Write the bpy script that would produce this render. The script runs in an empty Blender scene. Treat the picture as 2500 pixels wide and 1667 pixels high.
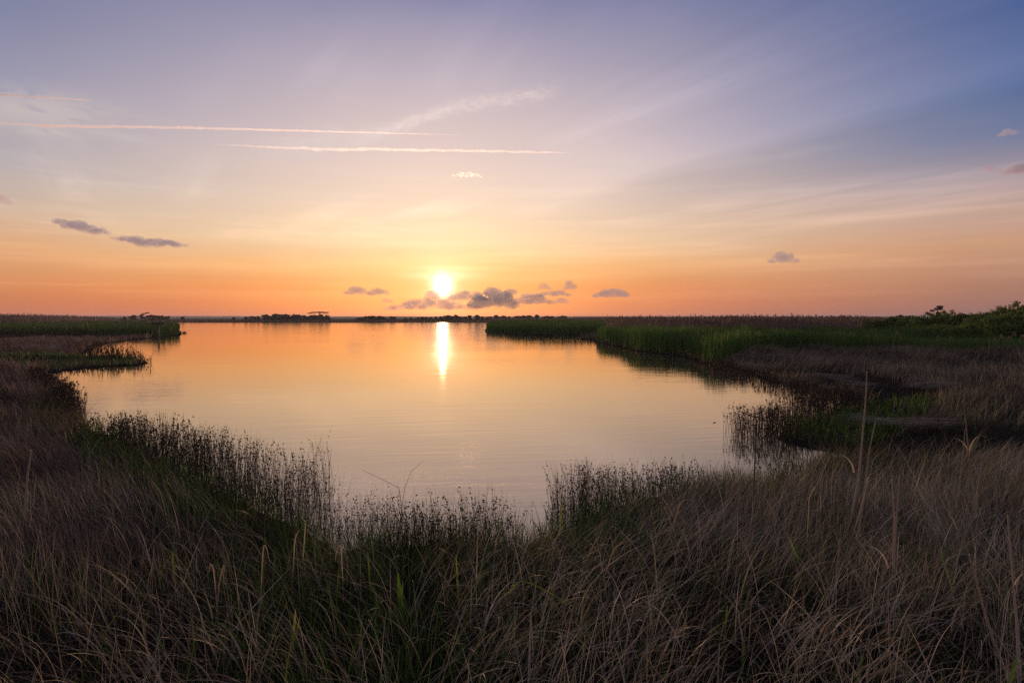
import bpy, bmesh, math, random
import numpy as np
from mathutils import Vector, Matrix, noise as mnoise

random.seed(7)
RNG = np.random.default_rng(11)
SC = bpy.context.scene
COL = SC.collection
R = math.radians

# ------------------------------------------------------------------ camera
CAM_H = 4.0
F_PX = 1389.0          # focal length in photograph pixels (2500 wide)
PITCH = math.atan((833.5 - 774.0) / F_PX)
cam_d = bpy.data.cameras.new('camera')
cam = bpy.data.objects.new('camera', cam_d)
COL.objects.link(cam)
cam_d.sensor_width = 36.0
cam_d.lens = 36.0 * F_PX / 2500.0
cam_d.clip_start = 0.1
cam_d.clip_end = 60000.0
cam.location = (0, 0, CAM_H)
cam.rotation_euler = (math.pi / 2 - PITCH, 0, 0)
SC.camera = cam
SC.render.resolution_x, SC.render.resolution_y = 1024, 682

def ray(u, v):
    x = (u - 1250.0) / F_PX
    t = (833.5 - v) / F_PX
    z = t * math.cos(PITCH) - math.sin(PITCH)
    y = t * math.sin(PITCH) + math.cos(PITCH)
    return x, y, z

def G(u, v, z=0.0):
    """ground position seen at a place in the photograph"""
    x, y, zz = ray(u, v)
    k = (z - CAM_H) / zz
    return (x * k, y * k)

def D(u, v, d):
    """position seen at (u, v) at depth y = d"""
    x, y, z = ray(u, v)
    k = d / y
    return (x * k, d, CAM_H + z * k)

def GP(pts):
    return np.array([G(u, v) for u, v in pts])

# ------------------------------------------------------------------ colour
def lin(c):
    c = c / 255.0
    return c / 12.92 if c <= 0.04045 else ((c + 0.055) / 1.055) ** 2.4

def rgb(r, g, b):
    return (lin(r), lin(g), lin(b), 1.0)

# ------------------------------------------------------------------ noise (numpy)
def vnoise(x, y, seed=0):
    xi = np.floor(x).astype(np.int64); yi = np.floor(y).astype(np.int64)
    xf = x - xi; yf = y - yi
    xf = xf * xf * (3 - 2 * xf); yf = yf * yf * (3 - 2 * yf)
    def h(a, b):
        n = (a * 374761393 + b * 668265263 + seed * 974711) & 0x7fffffff
        n = ((n ^ (n >> 13)) * 1274126177) & 0x7fffffff
        return ((n ^ (n >> 16)) & 0xffff) / 65535.0
    return (h(xi, yi) * (1 - xf) + h(xi + 1, yi) * xf) * (1 - yf) + (h(xi, yi + 1) * (1 - xf) + h(xi + 1, yi + 1) * xf) * yf

def fbm(x, y, seed=0, o=3):
    s = 0; a = 0.5; t = 0
    for k in range(o):
        s = s + a * vnoise(x * 2 ** k, y * 2 ** k, seed + k); t += a; a *= 0.5
    return s / t

def sstep(a, b, x):
    t = np.clip((x - a) / (b - a), 0, 1)
    return t * t * (3 - 2 * t)

def inpoly(P, poly):
    x, y = P[:, 0], P[:, 1]
    r = np.zeros(len(P), bool)
    n = len(poly)
    for i in range(n):
        x0, y0 = poly[i]; x1, y1 = poly[(i + 1) % n]
        if y0 == y1: continue
        c = ((y0 > y) != (y1 > y))
        r ^= c & (x < (x1 - x0) * (y - y0) / (y1 - y0) + x0)
    return r

def segdist(P, poly, closed=True):
    d = np.full(len(P), 1e9)
    n = len(poly)
    for i in range(n if closed else n - 1):
        a = poly[i]; b = poly[(i + 1) % n]
        ab = b - a; L = (ab ** 2).sum() + 1e-12
        t = np.clip(((P - a) @ ab) / L, 0, 1)
        q = a + t[:, None] * ab
        d = np.minimum(d, np.hypot(P[:, 0] - q[:, 0], P[:, 1] - q[:, 1]))
    return d

# ------------------------------------------------------------------ mesh building
def np_mesh(name, V, F, attrs=None):
    """V (n,3); F (m,4) quads or (m,3); attrs: dict name -> per-vertex float"""
    me = bpy.data.meshes.new(name)
    k = F.shape[1]
    me.vertices.add(len(V)); me.vertices.foreach_set('co', np.ascontiguousarray(V, dtype=np.float32).ravel())
    me.loops.add(F.size); me.loops.foreach_set('vertex_index', np.ascontiguousarray(F, dtype=np.int32).ravel())
    me.polygons.add(len(F))
    me.polygons.foreach_set('loop_start', np.arange(0, F.size, k, dtype=np.int32))
    try:
        me.polygons.foreach_set('loop_total', np.full(len(F), k, dtype=np.int32))
    except Exception:
        pass
    for a, val in (attrs or {}).items():
        at = me.attributes.new(a, 'FLOAT', 'POINT')
        at.data.foreach_set('value', np.ascontiguousarray(val, dtype=np.float32))
    me.update(calc_edges=True)
    return me

def obj(name, me, mat=None, parent=None, smooth=False):
    o = bpy.data.objects.new(name, me)
    COL.objects.link(o)
    if mat is not None and not me.materials: me.materials.append(mat)
    if parent is not None: o.parent = parent
    if smooth:
        me.polygons.foreach_set('use_smooth', [True] * len(me.polygons))
    return o

def tag(o, label=None, cat=None, group=None, kind=None):
    if label: o['label'] = label
    if cat: o['category'] = cat
    if group: o['group'] = group
    if kind: o['kind'] = kind
    return o

def empty(name, loc):
    o = bpy.data.objects.new(name, None)
    o.empty_display_size = 0.2
    o.location = loc
    COL.objects.link(o)
    return o

def copy_tree(o, parent=None):
    c = o.copy(); COL.objects.link(c)
    if parent is not None: c.parent = parent
    for ch in list(o.children): copy_tree(ch, c)
    return c

class Bld:
    """collects blades and tubes (numpy) into one mesh"""
    def __init__(s): s.V = []; s.F = []; s.T = []; s.n = 0
    def add(s, V, F, T):
        s.V.append(V); s.F.append(F + s.n); s.T.append(T); s.n += len(V)
    def blades(s, P, L, az, t0, t1, w, seg, tint, side=None, pw=1.5, tip=0.08, face=1.0):
        n = len(P)
        if n == 0: return
        one = np.ones(n)
        L = L * one; az = az * one; t0 = t0 * one; t1 = t1 * one; w = w * one
        if side is None: side = RNG.uniform(0, math.pi, n)
        t = np.linspace(0, 1, seg + 1)
        pts = np.zeros((n, seg + 1, 3)); pts[:, 0] = P
        for k in range(seg):
            tm = (t[k] + t[k + 1]) / 2
            phi = t0 + (t1 - t0) * tm ** pw
            st = L / seg
            pts[:, k + 1, 0] = pts[:, k, 0] + st * np.sin(phi) * np.sin(az)
            pts[:, k + 1, 1] = pts[:, k, 1] + st * np.sin(phi) * np.cos(az)
            pts[:, k + 1, 2] = pts[:, k, 2] + st * np.cos(phi)
        wp = (tip + (1 - tip) * (1 - t ** 1.8))[None, :] * w[:, None] * 0.5
        sx = np.cos(side)[:, None] * wp; sy = np.sin(side)[:, None] * wp
        V = np.zeros((n, seg + 1, 2, 3))
        V[:, :, 0] = pts; V[:, :, 1] = pts
        V[:, :, 0, 0] -= sx; V[:, :, 1, 0] += sx
        V[:, :, 0, 1] -= sy; V[:, :, 1, 1] += sy
        idx = np.arange(n * (seg + 1) * 2).reshape(n, seg + 1, 2)
        F = np.stack([idx[:, :-1, 0], idx[:, :-1, 1], idx[:, 1:, 1], idx[:, 1:, 0]], -1).reshape(-1, 4)
        s.add(V.reshape(-1, 3), F, np.repeat(tint * one, (seg + 1) * 2))
        return pts
    def diamonds(s, P, size, tint, up=1.5):
        """small leaf or seed shaped quads of random orientation"""
        n = len(P)
        if n == 0: return
        a = RNG.normal(size=(n, 3)); a /= np.linalg.norm(a, axis=1)[:, None]
        b = RNG.normal(size=(n, 3)); b -= (a * b).sum(1)[:, None] * a; b /= np.linalg.norm(b, axis=1)[:, None]
        sz = (size * np.ones(n))[:, None]
        V = np.stack([P - a * sz * up * .5, P - b * sz * .5, P + a * sz * up * .5, P + b * sz * .5], 1)
        F = np.arange(n * 4).reshape(n, 4)
        s.add(V.reshape(-1, 3), F, np.repeat(tint * np.ones(n), 4))
    def tube(s, path, radii, tint, sides=6):
        path = np.array(path, float); m = len(path)
        radii = np.array(radii, float) * np.ones(m)
        V = []
        for i in range(m):
            d = path[min(i + 1, m - 1)] - path[max(i - 1, 0)]
            d = d / (np.linalg.norm(d) + 1e-9)
            a = np.cross(d, [0.13, 1, 0.07]); a /= np.linalg.norm(a) + 1e-9
            b = np.cross(d, a)
            for k in range(sides):
                q = 2 * math.pi * k / sides
                V.append(path[i] + radii[i] * (math.cos(q) * a + math.sin(q) * b))
        F = []
        for i in range(m - 1):
            for k in range(sides):
                k2 = (k + 1) % sides
                F.append((i * sides + k, i * sides + k2, (i + 1) * sides + k2, (i + 1) * sides + k))
        V.append(path[-1]); e = len(V) - 1; V.append(path[0])
        for k in range(0, sides, 1):
            k2 = (k + 1) % sides
            F.append(((m - 1) * sides + k, (m - 1) * sides + k2, e, e)) if False else None
        F = np.array([f for f in F if f is not None])
        s.add(np.array(V), F, np.full(len(V), tint))
    def box(s, c, h, tint=0.5, rz=0.0):
        c = np.array(c, float); h = np.array(h, float)
        V = np.array([[x, y, z] for x in (-1, 1) for y in (-1, 1) for z in (-1, 1)], float) * h
        ca, sa = math.cos(rz), math.sin(rz)
        V = np.stack([V[:, 0] * ca - V[:, 1] * sa, V[:, 0] * sa + V[:, 1] * ca, V[:, 2]], 1) + c
        F = np.array([(0, 1, 3, 2), (4, 6, 7, 5), (0, 4, 5, 1), (2, 3, 7, 6), (0, 2, 6, 4), (1, 5, 7, 3)])
        s.add(V, F, np.full(8, tint))
    def mesh(s, name):
        return np_mesh(name, np.concatenate(s.V), np.concatenate(s.F), {'tint': np.concatenate(s.T)})
    def build(s, name, mat, parent=None, smooth=False):
        return obj(name, s.mesh(name), mat, parent, smooth)

# ------------------------------------------------------------------ node helper
class N:
    def __init__(s, tree): s.t = tree; s.nodes = tree.nodes; s.links = tree.links
    def node(s, typ, **kw):
        n = s.nodes.new(typ)
        for k, v in kw.items(): setattr(n, k, v)
        return n
    def put(s, sock, val):
        if isinstance(val, bpy.types.NodeSocket): s.links.new(val, sock)
        else: sock.default_value = val
    def m(s, op, a, b=0.0, c=0.0, clamp=False):
        n = s.node('ShaderNodeMath', operation=op, use_clamp=clamp)
        s.put(n.inputs[0], a); s.put(n.inputs[1], b)
        if op in ('MULTIPLY_ADD', 'SMOOTH_MIN', 'SMOOTH_MAX'): s.put(n.inputs[2], c)
        return n.outputs[0]
    def mul(s, *a):
        r = a[0]
        for b in a[1:]: r = s.m('MULTIPLY', r, b)
        return r
    def add(s, *a):
        r = a[0]
        for b in a[1:]: r = s.m('ADD', r, b)
        return r
    def smooth(s, x, a, b):
        n = s.node('ShaderNodeMapRange', interpolation_type='SMOOTHSTEP')
        s.put(n.inputs[0], x); n.inputs[1].default_value = a; n.inputs[2].default_value = b
        return n.outputs[0]
    def ramp(s, fac, stops, interp='LINEAR'):
        n = s.node('ShaderNodeValToRGB'); cr = n.color_ramp; cr.interpolation = interp
        while len(cr.elements) < len(stops): cr.elements.new(0.5)
        for e, (p, c) in zip(cr.elements, sorted(stops, key=lambda q: q[0])):
            e.position = p; e.color = c
        s.put(n.inputs[0], fac)
        return n.outputs[0]
    def mix(s, f, a, b, blend='MIX'):
        n = s.node('ShaderNodeMix', data_type='RGBA', blend_type=blend)
        s.put(n.inputs[0], f); s.put(n.inputs[6], a); s.put(n.inputs[7], b)
        return n.outputs[2]
    def noise(s, vec, scale, detail=3.0, rough=0.5, dist=0.0, w=None):
        n = s.node('ShaderNodeTexNoise')
        if vec is not None: s.links.new(vec, n.inputs['Vector'])
        n.inputs['Scale'].default_value = scale; n.inputs['Detail'].default_value = detail
        n.inputs['Roughness'].default_value = rough; n.inputs['Distortion'].default_value = dist
        return n.outputs[0]
    def comb(s, x, y, z=0.0):
        n = s.node('ShaderNodeCombineXYZ'); s.put(n.inputs[0], x); s.put(n.inputs[1], y); s.put(n.inputs[2], z)
        return n.outputs[0]
    def scale(s, v, k):
        n = s.node('ShaderNodeVectorMath', operation='SCALE'); s.put(n.inputs[0], v); s.put(n.inputs[3], k)
        return n.outputs[0]
    def vadd(s, a, b):
        n = s.node('ShaderNodeVectorMath', operation='ADD'); s.put(n.inputs[0], a); s.put(n.inputs[1], b)
        return n.outputs[0]

def new_mat(name):
    m = bpy.data.materials.new(name); m.use_nodes = True
    m.node_tree.nodes.clear()
    return m, N(m.node_tree)
# ------------------------------------------------------------------ sun and sky
SUN_U, SUN_V = 1080.0, 696.0
_sx, _sy, _sz = ray(SUN_U, SUN_V)
SUN = Vector((_sx, _sy, _sz)).normalized()
SUN_EL = math.asin(SUN.z)
SUN_AZ = math.atan2(SUN.x, SUN.y)            # clockwise from +y

sun_d = bpy.data.lights.new('sun', 'SUN')
sun_d.energy = 2.0
sun_d.angle = R(0.53)
sun_d.color = (1.0, 0.62, 0.38)
sun = bpy.data.objects.new('sun', sun_d)
COL.objects.link(sun)
sun.rotation_euler = (-SUN).to_track_quat('-Z', 'Y').to_euler()
sun.location = (0, 0, 60)

SKY_K = 10.0
def build_world():
    w = bpy.data.worlds.new('World'); SC.world = w; w.use_nodes = True
    w.node_tree.nodes.clear(); n = N(w.node_tree)
    tc = n.node('ShaderNodeTexCoord')
    nrm = n.node('ShaderNodeVectorMath', operation='NORMALIZE'); n.links.new(tc.outputs['Generated'], nrm.inputs[0])
    vec = nrm.outputs[0]
    sep = n.node('ShaderNodeSeparateXYZ'); n.links.new(vec, sep.inputs[0])
    x, y, z = sep.outputs
    el = n.mul(n.m('ARCSINE', z), 180 / math.pi)
    az = n.mul(n.m('ARCTAN2', x, y), 180 / math.pi)
    rel = n.m('ADD', az, -math.degrees(SUN_AZ))
    # rough wobble of the bands
    wob = n.noise(n.comb(n.mul(az, 0.05), n.mul(el, 0.12)), 1.0, 3)
    elw = n.add(el, n.mul(n.add(wob, -0.5), 2.2))
    def rmp(tab):
        return n.ramp(n.m('DIVIDE', elw, 90.0, clamp=True), [(e / 90.0, rgb(*c)) for e, c in tab])
    C = rmp([(0, (216, 112, 84)), (1.4, (235, 125, 74)), (3, (248, 145, 72)), (5, (252, 180, 108)), (7.2, (252, 207, 158)), (11, (243, 211, 184)),
             (15, (231, 204, 193)), (22, (197, 180, 187)), (28.5, (138, 134, 166)), (45, (122, 128, 165)), (90, (104, 116, 156))])
    L = rmp([(0, (178, 106, 94)), (2.3, (200, 124, 88)), (5.3, (214, 155, 114)), (8.3, (192, 166, 150)), (11.2, (162, 156, 165)),
             (17, (114, 124, 160)), (22.2, (76, 96, 144)), (40, (92, 106, 148)), (90, (104, 116, 156))])
    Rr = rmp([(0, (138, 102, 106)), (2.3, (172, 118, 102)), (5.3, (206, 150, 116)), (8.3, (196, 160, 144)), (11.2, (158, 142, 152)), (14, (114, 120, 152)),
              (17, (78, 100, 146)), (22.2, (46, 78, 132)), (40, (80, 100, 146)), (90, (104, 116, 156))])
    side = n.m('GREATER_THAN', rel, 0.0)
    LR = n.mix(n.smooth(rel, -20, 20), L, Rr)
    tl = n.add(1.0, n.mul(n.m('POWER', 2.718, n.mul(-1.0, n.m('POWER', n.m('DIVIDE', rel, 37.0), 2.0))), -1.0))
    base = n.mix(n.m('MULTIPLY', tl, 1.22, clamp=True), C, LR)
    # unseen dusk sky behind the camera, toned for the light it gives the grass
    back = n.smooth(n.m('ABSOLUTE', rel), 60, 150)
    base = n.mix(n.mul(back, 0.85), base, rgb(128, 122, 142))
    # glow round the sun
    dt = n.node('ShaderNodeVectorMath', operation='DOT_PRODUCT'); n.links.new(vec, dt.inputs[0]); dt.inputs[1].default_value = SUN
    ang = n.mul(n.m('ARCCOSINE', n.m('MINIMUM', dt.outputs['Value'], 1.0)), 180 / math.pi)
    wv = n.noise(n.comb(n.mul(az, 0.22), n.mul(el, 1.5), 11.0), 1.0, 4, .6)
    ang = n.mul(ang, n.add(.62, n.mul(wv, .76)))
    def g(sig, p=2.0):
        return n.m('POWER', 2.718, n.mul(-1.0, n.m('POWER', n.m('DIVIDE', ang, sig), p)))
    def addc(c, f, col):
        return n.vadd(c, n.scale(n.comb(*col), f))
    base = addc(base, n.mul(g(0.84), 2.6), (1.0, 0.90, 0.74))
    base = addc(base, n.mul(g(1.7, 1.3), 0.70), (1.0, 0.58, 0.44))
    base = addc(base, n.mul(g(4.6, 1.2), 0.12), (1.0, 0.36, 0.20))
    base = addc(base, n.mul(g(10.0, 1.4), 0.05), (1.0, 0.78, 0.62))
    def bar(v, k, sa, se, col, u=SUN_U):
        dx, dy, dz = ray(u, v); e0 = math.degrees(math.atan2(dz, math.hypot(dx, dy))); a0 = math.degrees(math.atan2(dx, dy))
        q = n.add(n.m('POWER', n.m('DIVIDE', n.add(az, -a0), sa), 2.0), n.m('POWER', n.m('DIVIDE', n.add(el, -e0, n.mul(n.add(wv, -.5), .5)), se), 2.0))
        return addc(base, n.mul(n.m('POWER', 2.718, n.mul(-1.0, q)), k), col)
    base = bar(673, .40, 3.2, .40, (1, .80, .60))
    base = bar(655, .22, 4.5, .30, (1, .78, .50), 1110)
    # ---- cirrus: noise on a high plane, bands running away to the left
    zz = n.m('MAXIMUM', z, 0.02)
    px = n.m('DIVIDE', x, zz); py = n.m('DIVIDE', y, zz)
    a = R(-35)
    s_ = n.add(n.mul(px, math.sin(a)), n.mul(py, math.cos(a)))
    c_ = n.add(n.mul(px, math.cos(a)), n.mul(py, -math.sin(a)))
    n1 = n.noise(n.comb(n.mul(s_, 0.22), n.mul(c_, 1.3)), 1.0, 6, 0.55, 0.6)
    n2 = n.noise(n.comb(n.mul(s_, 0.5), n.mul(c_, 0.45), 3.0), 1.0, 3, 0.5)
    hi = n.smooth(el, 4.0, 12.0)
    cir = n.mul(n.smooth(n1, 0.42, 0.72), n.smooth(n2, 0.38, 0.66), hi)
    # the long band on the right, with its sharp lower edge
    cw = n.add(c_, n.mul(n.add(n.noise(n.comb(n.mul(s_, 0.7), n.mul(c_, 2.0), 9.0), 1.0, 4), -0.5), 0.35))
    band = n.mul(n.smooth(cw, 1.2, 2.9), n.add(1.0, n.mul(n.smooth(cw, 3.0, 3.35), -1.0)), n.smooth(az, -4, 12), hi)
    dark = n.mul(n.smooth(cw, 3.05, 3.4), n.add(1.0, n.mul(n.smooth(cw, 3.7, 5.0), -1.0)), n.smooth(az, 6, 20), hi)
    base = n.mix(n.mul(cir, 0.85), base, n.vadd(n.scale(base, 1.22), n.comb(0.06, 0.045, 0.04)))
    base = n.mix(n.mul(band, n.add(0.45, n.mul(n1, 1.1))), base, n.vadd(n.scale(base, 1.10), n.comb(0.05, 0.035, 0.035)))
    base = n.mix(n.mul(dark, 0.16), base, n.scale(base, 0.78))
    # low flat streaks
    n3 = n.noise(n.comb(n.mul(az, 0.035), n.mul(el, 0.75), 5.0), 1.0, 5, 0.55, 0.3)
    lowm = n.mul(n.smooth(el, 0.6, 2.5), n.add(1.0, n.mul(n.smooth(el, 9, 15), -1.0)))
    base = n.mix(n.mul(n.smooth(n3, 0.48, 0.66), lowm, 0.55), base, n.vadd(n.scale(base, 1.10), n.comb(0.045, 0.04, 0.03)))
    base = n.mix(n.mul(n.smooth(n3, 0.48, 0.30), lowm, 0.38), base, n.scale(base, 0.86))
    # wisp at the upper left
    def patch(u, v, su, sv, tilt=0.0):
        dx, dy, dz = ray(u, v); L_ = math.sqrt(dx * dx + dy * dy + dz * dz)
        e0 = math.degrees(math.asin(dz / L_)); a0 = math.degrees(math.atan2(dx, dy))
        da = n.add(az, -a0); de = n.add(el, -e0)
        de = n.add(de, n.mul(da, tilt))
        q = n.add(n.m('POWER', n.m('DIVIDE', da, su), 2.0), n.m('POWER', n.m('DIVIDE', de, sv), 2.0))
        return n.m('POWER', 2.718, n.mul(-1.0, q))
    w1 = n.noise(n.comb(n.mul(az, 0.30), n.mul(el, 0.9), 2.0), 1.0, 6, 0.6, 0.8)
    wm = n.smooth(w1, 0.28, 0.56)
    for (u, v, su, sv, tl_, k, cc) in ((90, 270, 5.5, 1.3, -0.10, 0.95, (0.60, 0.49, 0.47)), (-30, 305, 3.0, 0.9, 0.0, 0.5, (0.55, 0.45, 0.42)),
                          (125, 324, 1.8, 0.32, 0.0, 1.0, (0.6, 0.50, 0.46)), (290, 333, 3.2, 0.35, 0.05, 0.75, (0.6, 0.5, 0.48)),
                          (780, 352, 7.0, 0.9, 0.0, 0.30, (0.72, 0.58, 0.54)), (1760, 400, 8, 0.5, -0.05, 0.35, (0.62, 0.50, 0.48)),
                          (1500, 402, 6, 0.35, 0.0, 0.5, (0.72, 0.58, 0.52)), (360, 290, 3.0, 0.5, 0.15, 0.28, (0.55, 0.45, 0.45))):
        base = n.mix(n.mul(patch(u, v, su, sv, tl_), wm, k), base, cc + (1.0,))
    # old spread-out trail slanting up to the right
    def streak(p, q, sig, k, cc, a_in, a_out, seed):
        A = Vector(ray(*p)).normalized(); B = Vector(ray(*q)).normalized(); nv = A.cross(B).normalized()
        d = n.node('ShaderNodeVectorMath', operation='DOT_PRODUCT'); n.links.new(vec, d.inputs[0]); d.inputs[1].default_value = nv
        dd = n.mul(n.m('ARCSINE', d.outputs['Value']), 180 / math.pi)
        w2 = n.noise(n.comb(n.mul(az, 0.55), n.mul(el, 1.1), seed), 1.0, 5, .6, .6)
        dd = n.add(dd, n.mul(n.add(w2, -.5), sig * 2.6))
        pr = n.m('POWER', 2.718, n.mul(-1.0, n.m('POWER', n.m('DIVIDE', dd, sig), 2.0)))
        w3 = n.noise(n.comb(n.mul(az, 1.3), n.mul(el, 3.2), seed + 4), 1.0, 5, .65, .4)
        win = n.mul(n.smooth(az, *a_in), n.add(1.0, n.mul(n.smooth(az, *a_out), -1.0)))
        return n.mix(n.mul(pr, n.smooth(w3, .12, .72), win, k), base, cc + (1.0,))
    base = streak((930, 325), (1110, 262), .42, .80, (.90, .72, .66), (-17, -12), (-6.5, -4.0), 3.0)
    base = streak((1110, 262), (1390, 222), .60, .62, (.86, .68, .63), (-8, -4), (1.5, 6.0), 6.0)
    base = streak((700, 352), (930, 326), .85, .55, (.80, .64, .60), (-26, -18), (-14, -9), 8.0)
    # physical sky underneath
    sky = n.node('ShaderNodeTexSky', sky_type='NISHITA')
    sky.sun_disc = False; sky.sun_elevation = SUN_EL; sky.sun_rotation = SUN_AZ
    sky.altitude = 0.0; sky.air_density = 1.0; sky.dust_density = 1.0; sky.ozone_density = 3.0
    tot = n.vadd(n.scale(base, SKY_K * 0.92), n.scale(sky.outputs[0], 0.25))
    bg = n.node('ShaderNodeBackground'); n.links.new(tot, bg.inputs[0]); bg.inputs[1].default_value = 0.1
    out = n.node('ShaderNodeOutputWorld'); n.links.new(bg.outputs[0], out.inputs[0])
build_world()

# ------------------------------------------------------------------ render settings
SC.render.engine = 'CYCLES'
SC.cycles.max_bounces = 6; SC.cycles.diffuse_bounces = 1; SC.cycles.glossy_bounces = 3
SC.cycles.transmission_bounces = 3; SC.cycles.transparent_max_bounces = 4; SC.cycles.volume_bounces = 1
SC.cycles.use_denoising = False; SC.cycles.sample_clamp_indirect = 1.5; SC.cycles.sample_clamp_direct = 12.0
SC.cycles.use_adaptive_sampling = True; SC.cycles.adaptive_threshold = 0.004
SC.view_settings.view_transform = 'Standard'; SC.view_settings.look = 'None'
SC.view_settings.gamma = 1.0; SC.view_settings.exposure = 0.0
# ------------------------------------------------------------------ shoreline (traced on the ground plane)
WATER_PX = [(300, 786.2), (436, 786.2), (438, 787.0), (1290, 787.0), (1262, 790.5), (1215, 792), (1194, 797), (1187, 805), (1188, 811.5),
    (1220, 814), (1255, 816.5), (1331, 820), (1408, 820), (1445, 818.5), (1475, 817.5), (1450, 821.5), (1424, 825), (1421, 828), (1456, 830),
    (1457, 834), (1480, 840), (1520, 848), (1564, 858), (1620, 864), (1675, 871), (1733, 890), (1765, 893), (1800, 900),
    (1830, 910), (1903, 934), (1973, 950), (2069, 971), (2120, 982), (2145, 993), (2080, 1003), (2010, 1028), (1950, 1052), (1935, 1075),
    (1990, 1090), (2056, 1098), (2126, 1127), (2060, 1160), (2000, 1180), (1900, 1200), (1800, 1206), (1700, 1216), (1600, 1236), (1500, 1266),
    (1420, 1310), (1340, 1345), (1270, 1372), (1200, 1362), (1100, 1355), (1000, 1362), (900, 1360), (850, 1395), (805, 1410), (770, 1375), (720, 1335), (640, 1292), (560, 1256), (430, 1190),
    (330, 1130), (260, 1094), (190, 1058), (120, 1045), (140, 1025), (150, 1000), (140, 985), (125, 965), (112, 945), (100, 925), (112, 911),
    (161, 904), (241, 897), (322, 893), (348, 888), (340, 880), (300, 873), (240, 871), (185, 871), (190, 864), (209, 856), (206, 847), (268, 837), (308, 831),
    (388, 823), (430, 821), (438, 818), (438, 808), (432, 802), (400, 798), (350, 795), (300, 792.5), (262, 790)]
WATER = GP(WATER_PX)
HOLE = GP([(-40, 985), (10, 978), (34, 988), (40, 1003), (8, 1012), (-40, 1008)])
CH1 = GP([(2100, 1130), (2200, 1122), (2330, 1112), (2450, 1104), (2700, 1100)])       # muddy ditch at the right
CH2 = GP([(2130, 985), (2230, 975), (2330, 985), (2450, 1002), (2700, 1030)])
CH3 = GP([(1880, 915), (1960, 925), (2050, 935), (2140, 960), (2230, 975)])

def sdf(P):
    """> 0 on land, < 0 over water"""
    ins = inpoly(P, WATER); d = segdist(P, WATER)
    s = np.where(ins, -d, d)
    ih = inpoly(P, HOLE); dh = segdist(P, HOLE)
    return np.minimum(s, np.where(ih, -dh, dh))

def ditch(P):
    d = np.full(len(P), 1e9)
    for c, w in ((CH1, 1.7), (CH2, 1.2), (CH3, 2.0)):
        d = np.minimum(d, segdist(P, c, False) / w)
    return d

def ground_z(P, s=None, dd=None):
    if s is None: s = sdf(P)
    if dd is None: dd = ditch(P)
    r = np.hypot(P[:, 0], P[:, 1])
    bump = (fbm(P[:, 0] * .17, P[:, 1] * .17, 3) - .42) * (.5 + .9 * sstep(14, 30, r))
    near = 1 - sstep(60, 120, r)
    z = 0.10 + sstep(.4, 4.5, s) * np.clip(bump, -.06, 1) * near * 1.1
    z = z - (1 - sstep(0.1, 1.0, dd)) * 0.05
    z = np.where(s < 0, 0.10 - 0.5 * sstep(0, 1.6, -s), z)
    z = z - 0.07 * (1 - sstep(0.0, 0.35, np.abs(s))) * (s >= 0)
    return z

def ground_mat():
    m, n = new_mat('marsh_soil')
    g = n.node('ShaderNodeNewGeometry')
    a = n.noise(g.outputs['Position'], 0.05, 5, .6)
    b = n.noise(g.outputs['Position'], 3.0, 4, .6)
    c1 = n.ramp(a, [(.3, (.050, .040, .026, 1)), (.52, (.072, .050, .036, 1)), (.72, (.045, .050, .026, 1))])
    c2 = n.ramp(b, [(.3, (.012, .010, .007, 1)), (.7, (.035, .027, .019, 1))])
    sep = n.node('ShaderNodeSeparateXYZ'); n.links.new(g.outputs['Position'], sep.inputs[0])
    far = n.smooth(sep.outputs[1], 120, 320)
    col = n.mix(far, c2, c1)
    bs = n.node('ShaderNodeBsdfDiffuse'); n.put(bs.inputs[0], col)
    bp = n.node('ShaderNodeBump'); bp.inputs['Distance'].default_value = 0.05; n.put(bp.inputs['Height'], b)
    n.links.new(bp.outputs[0], bs.inputs['Normal'])
    o = n.node('ShaderNodeOutputMaterial'); n.links.new(bs.outputs[0], o.inputs[0])
    return m

def build_ground():
    rr = np.concatenate([np.linspace(0.6, 4, 8), np.geomspace(4.3, 620, 250), np.geomspace(700, 14000, 14)])
    aa = np.concatenate([np.linspace(-180, -60, 25)[:-1], np.linspace(-60, 60, 560), np.linspace(60, 180, 25)[1:-1]])
    A, Rg = np.meshgrid(np.radians(aa), rr)
    P = np.stack([np.sin(A).ravel() * Rg.ravel(), np.cos(A).ravel() * Rg.ravel()], 1)
    z = ground_z(P)
    far = P[:, 1] > 700
    V = np.column_stack([P, z]); nr, na = Rg.shape
    i = np.arange(nr * na).reshape(nr, na); j = np.roll(i, -1, axis=1)
    F = np.stack([i[:-1], j[:-1], j[1:], i[1:]], -1).reshape(-1, 4)
    me = np_mesh('ground', V, F)
    o = obj('ground', me, ground_mat(), smooth=True); tag(o, kind='structure')
    # small cap under the camera
    k = Bld()
    ring = i[0]
    bm = bmesh.new(); vs = [bm.verts.new(V[q]) for q in ring]; bm.faces.new(vs)
    me2 = bpy.data.meshes.new('bank'); bm.to_mesh(me2); bm.free()
    me2.materials.append(o.data.materials[0])
    tag(obj('bank', me2), kind='structure')
build_ground()

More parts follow.
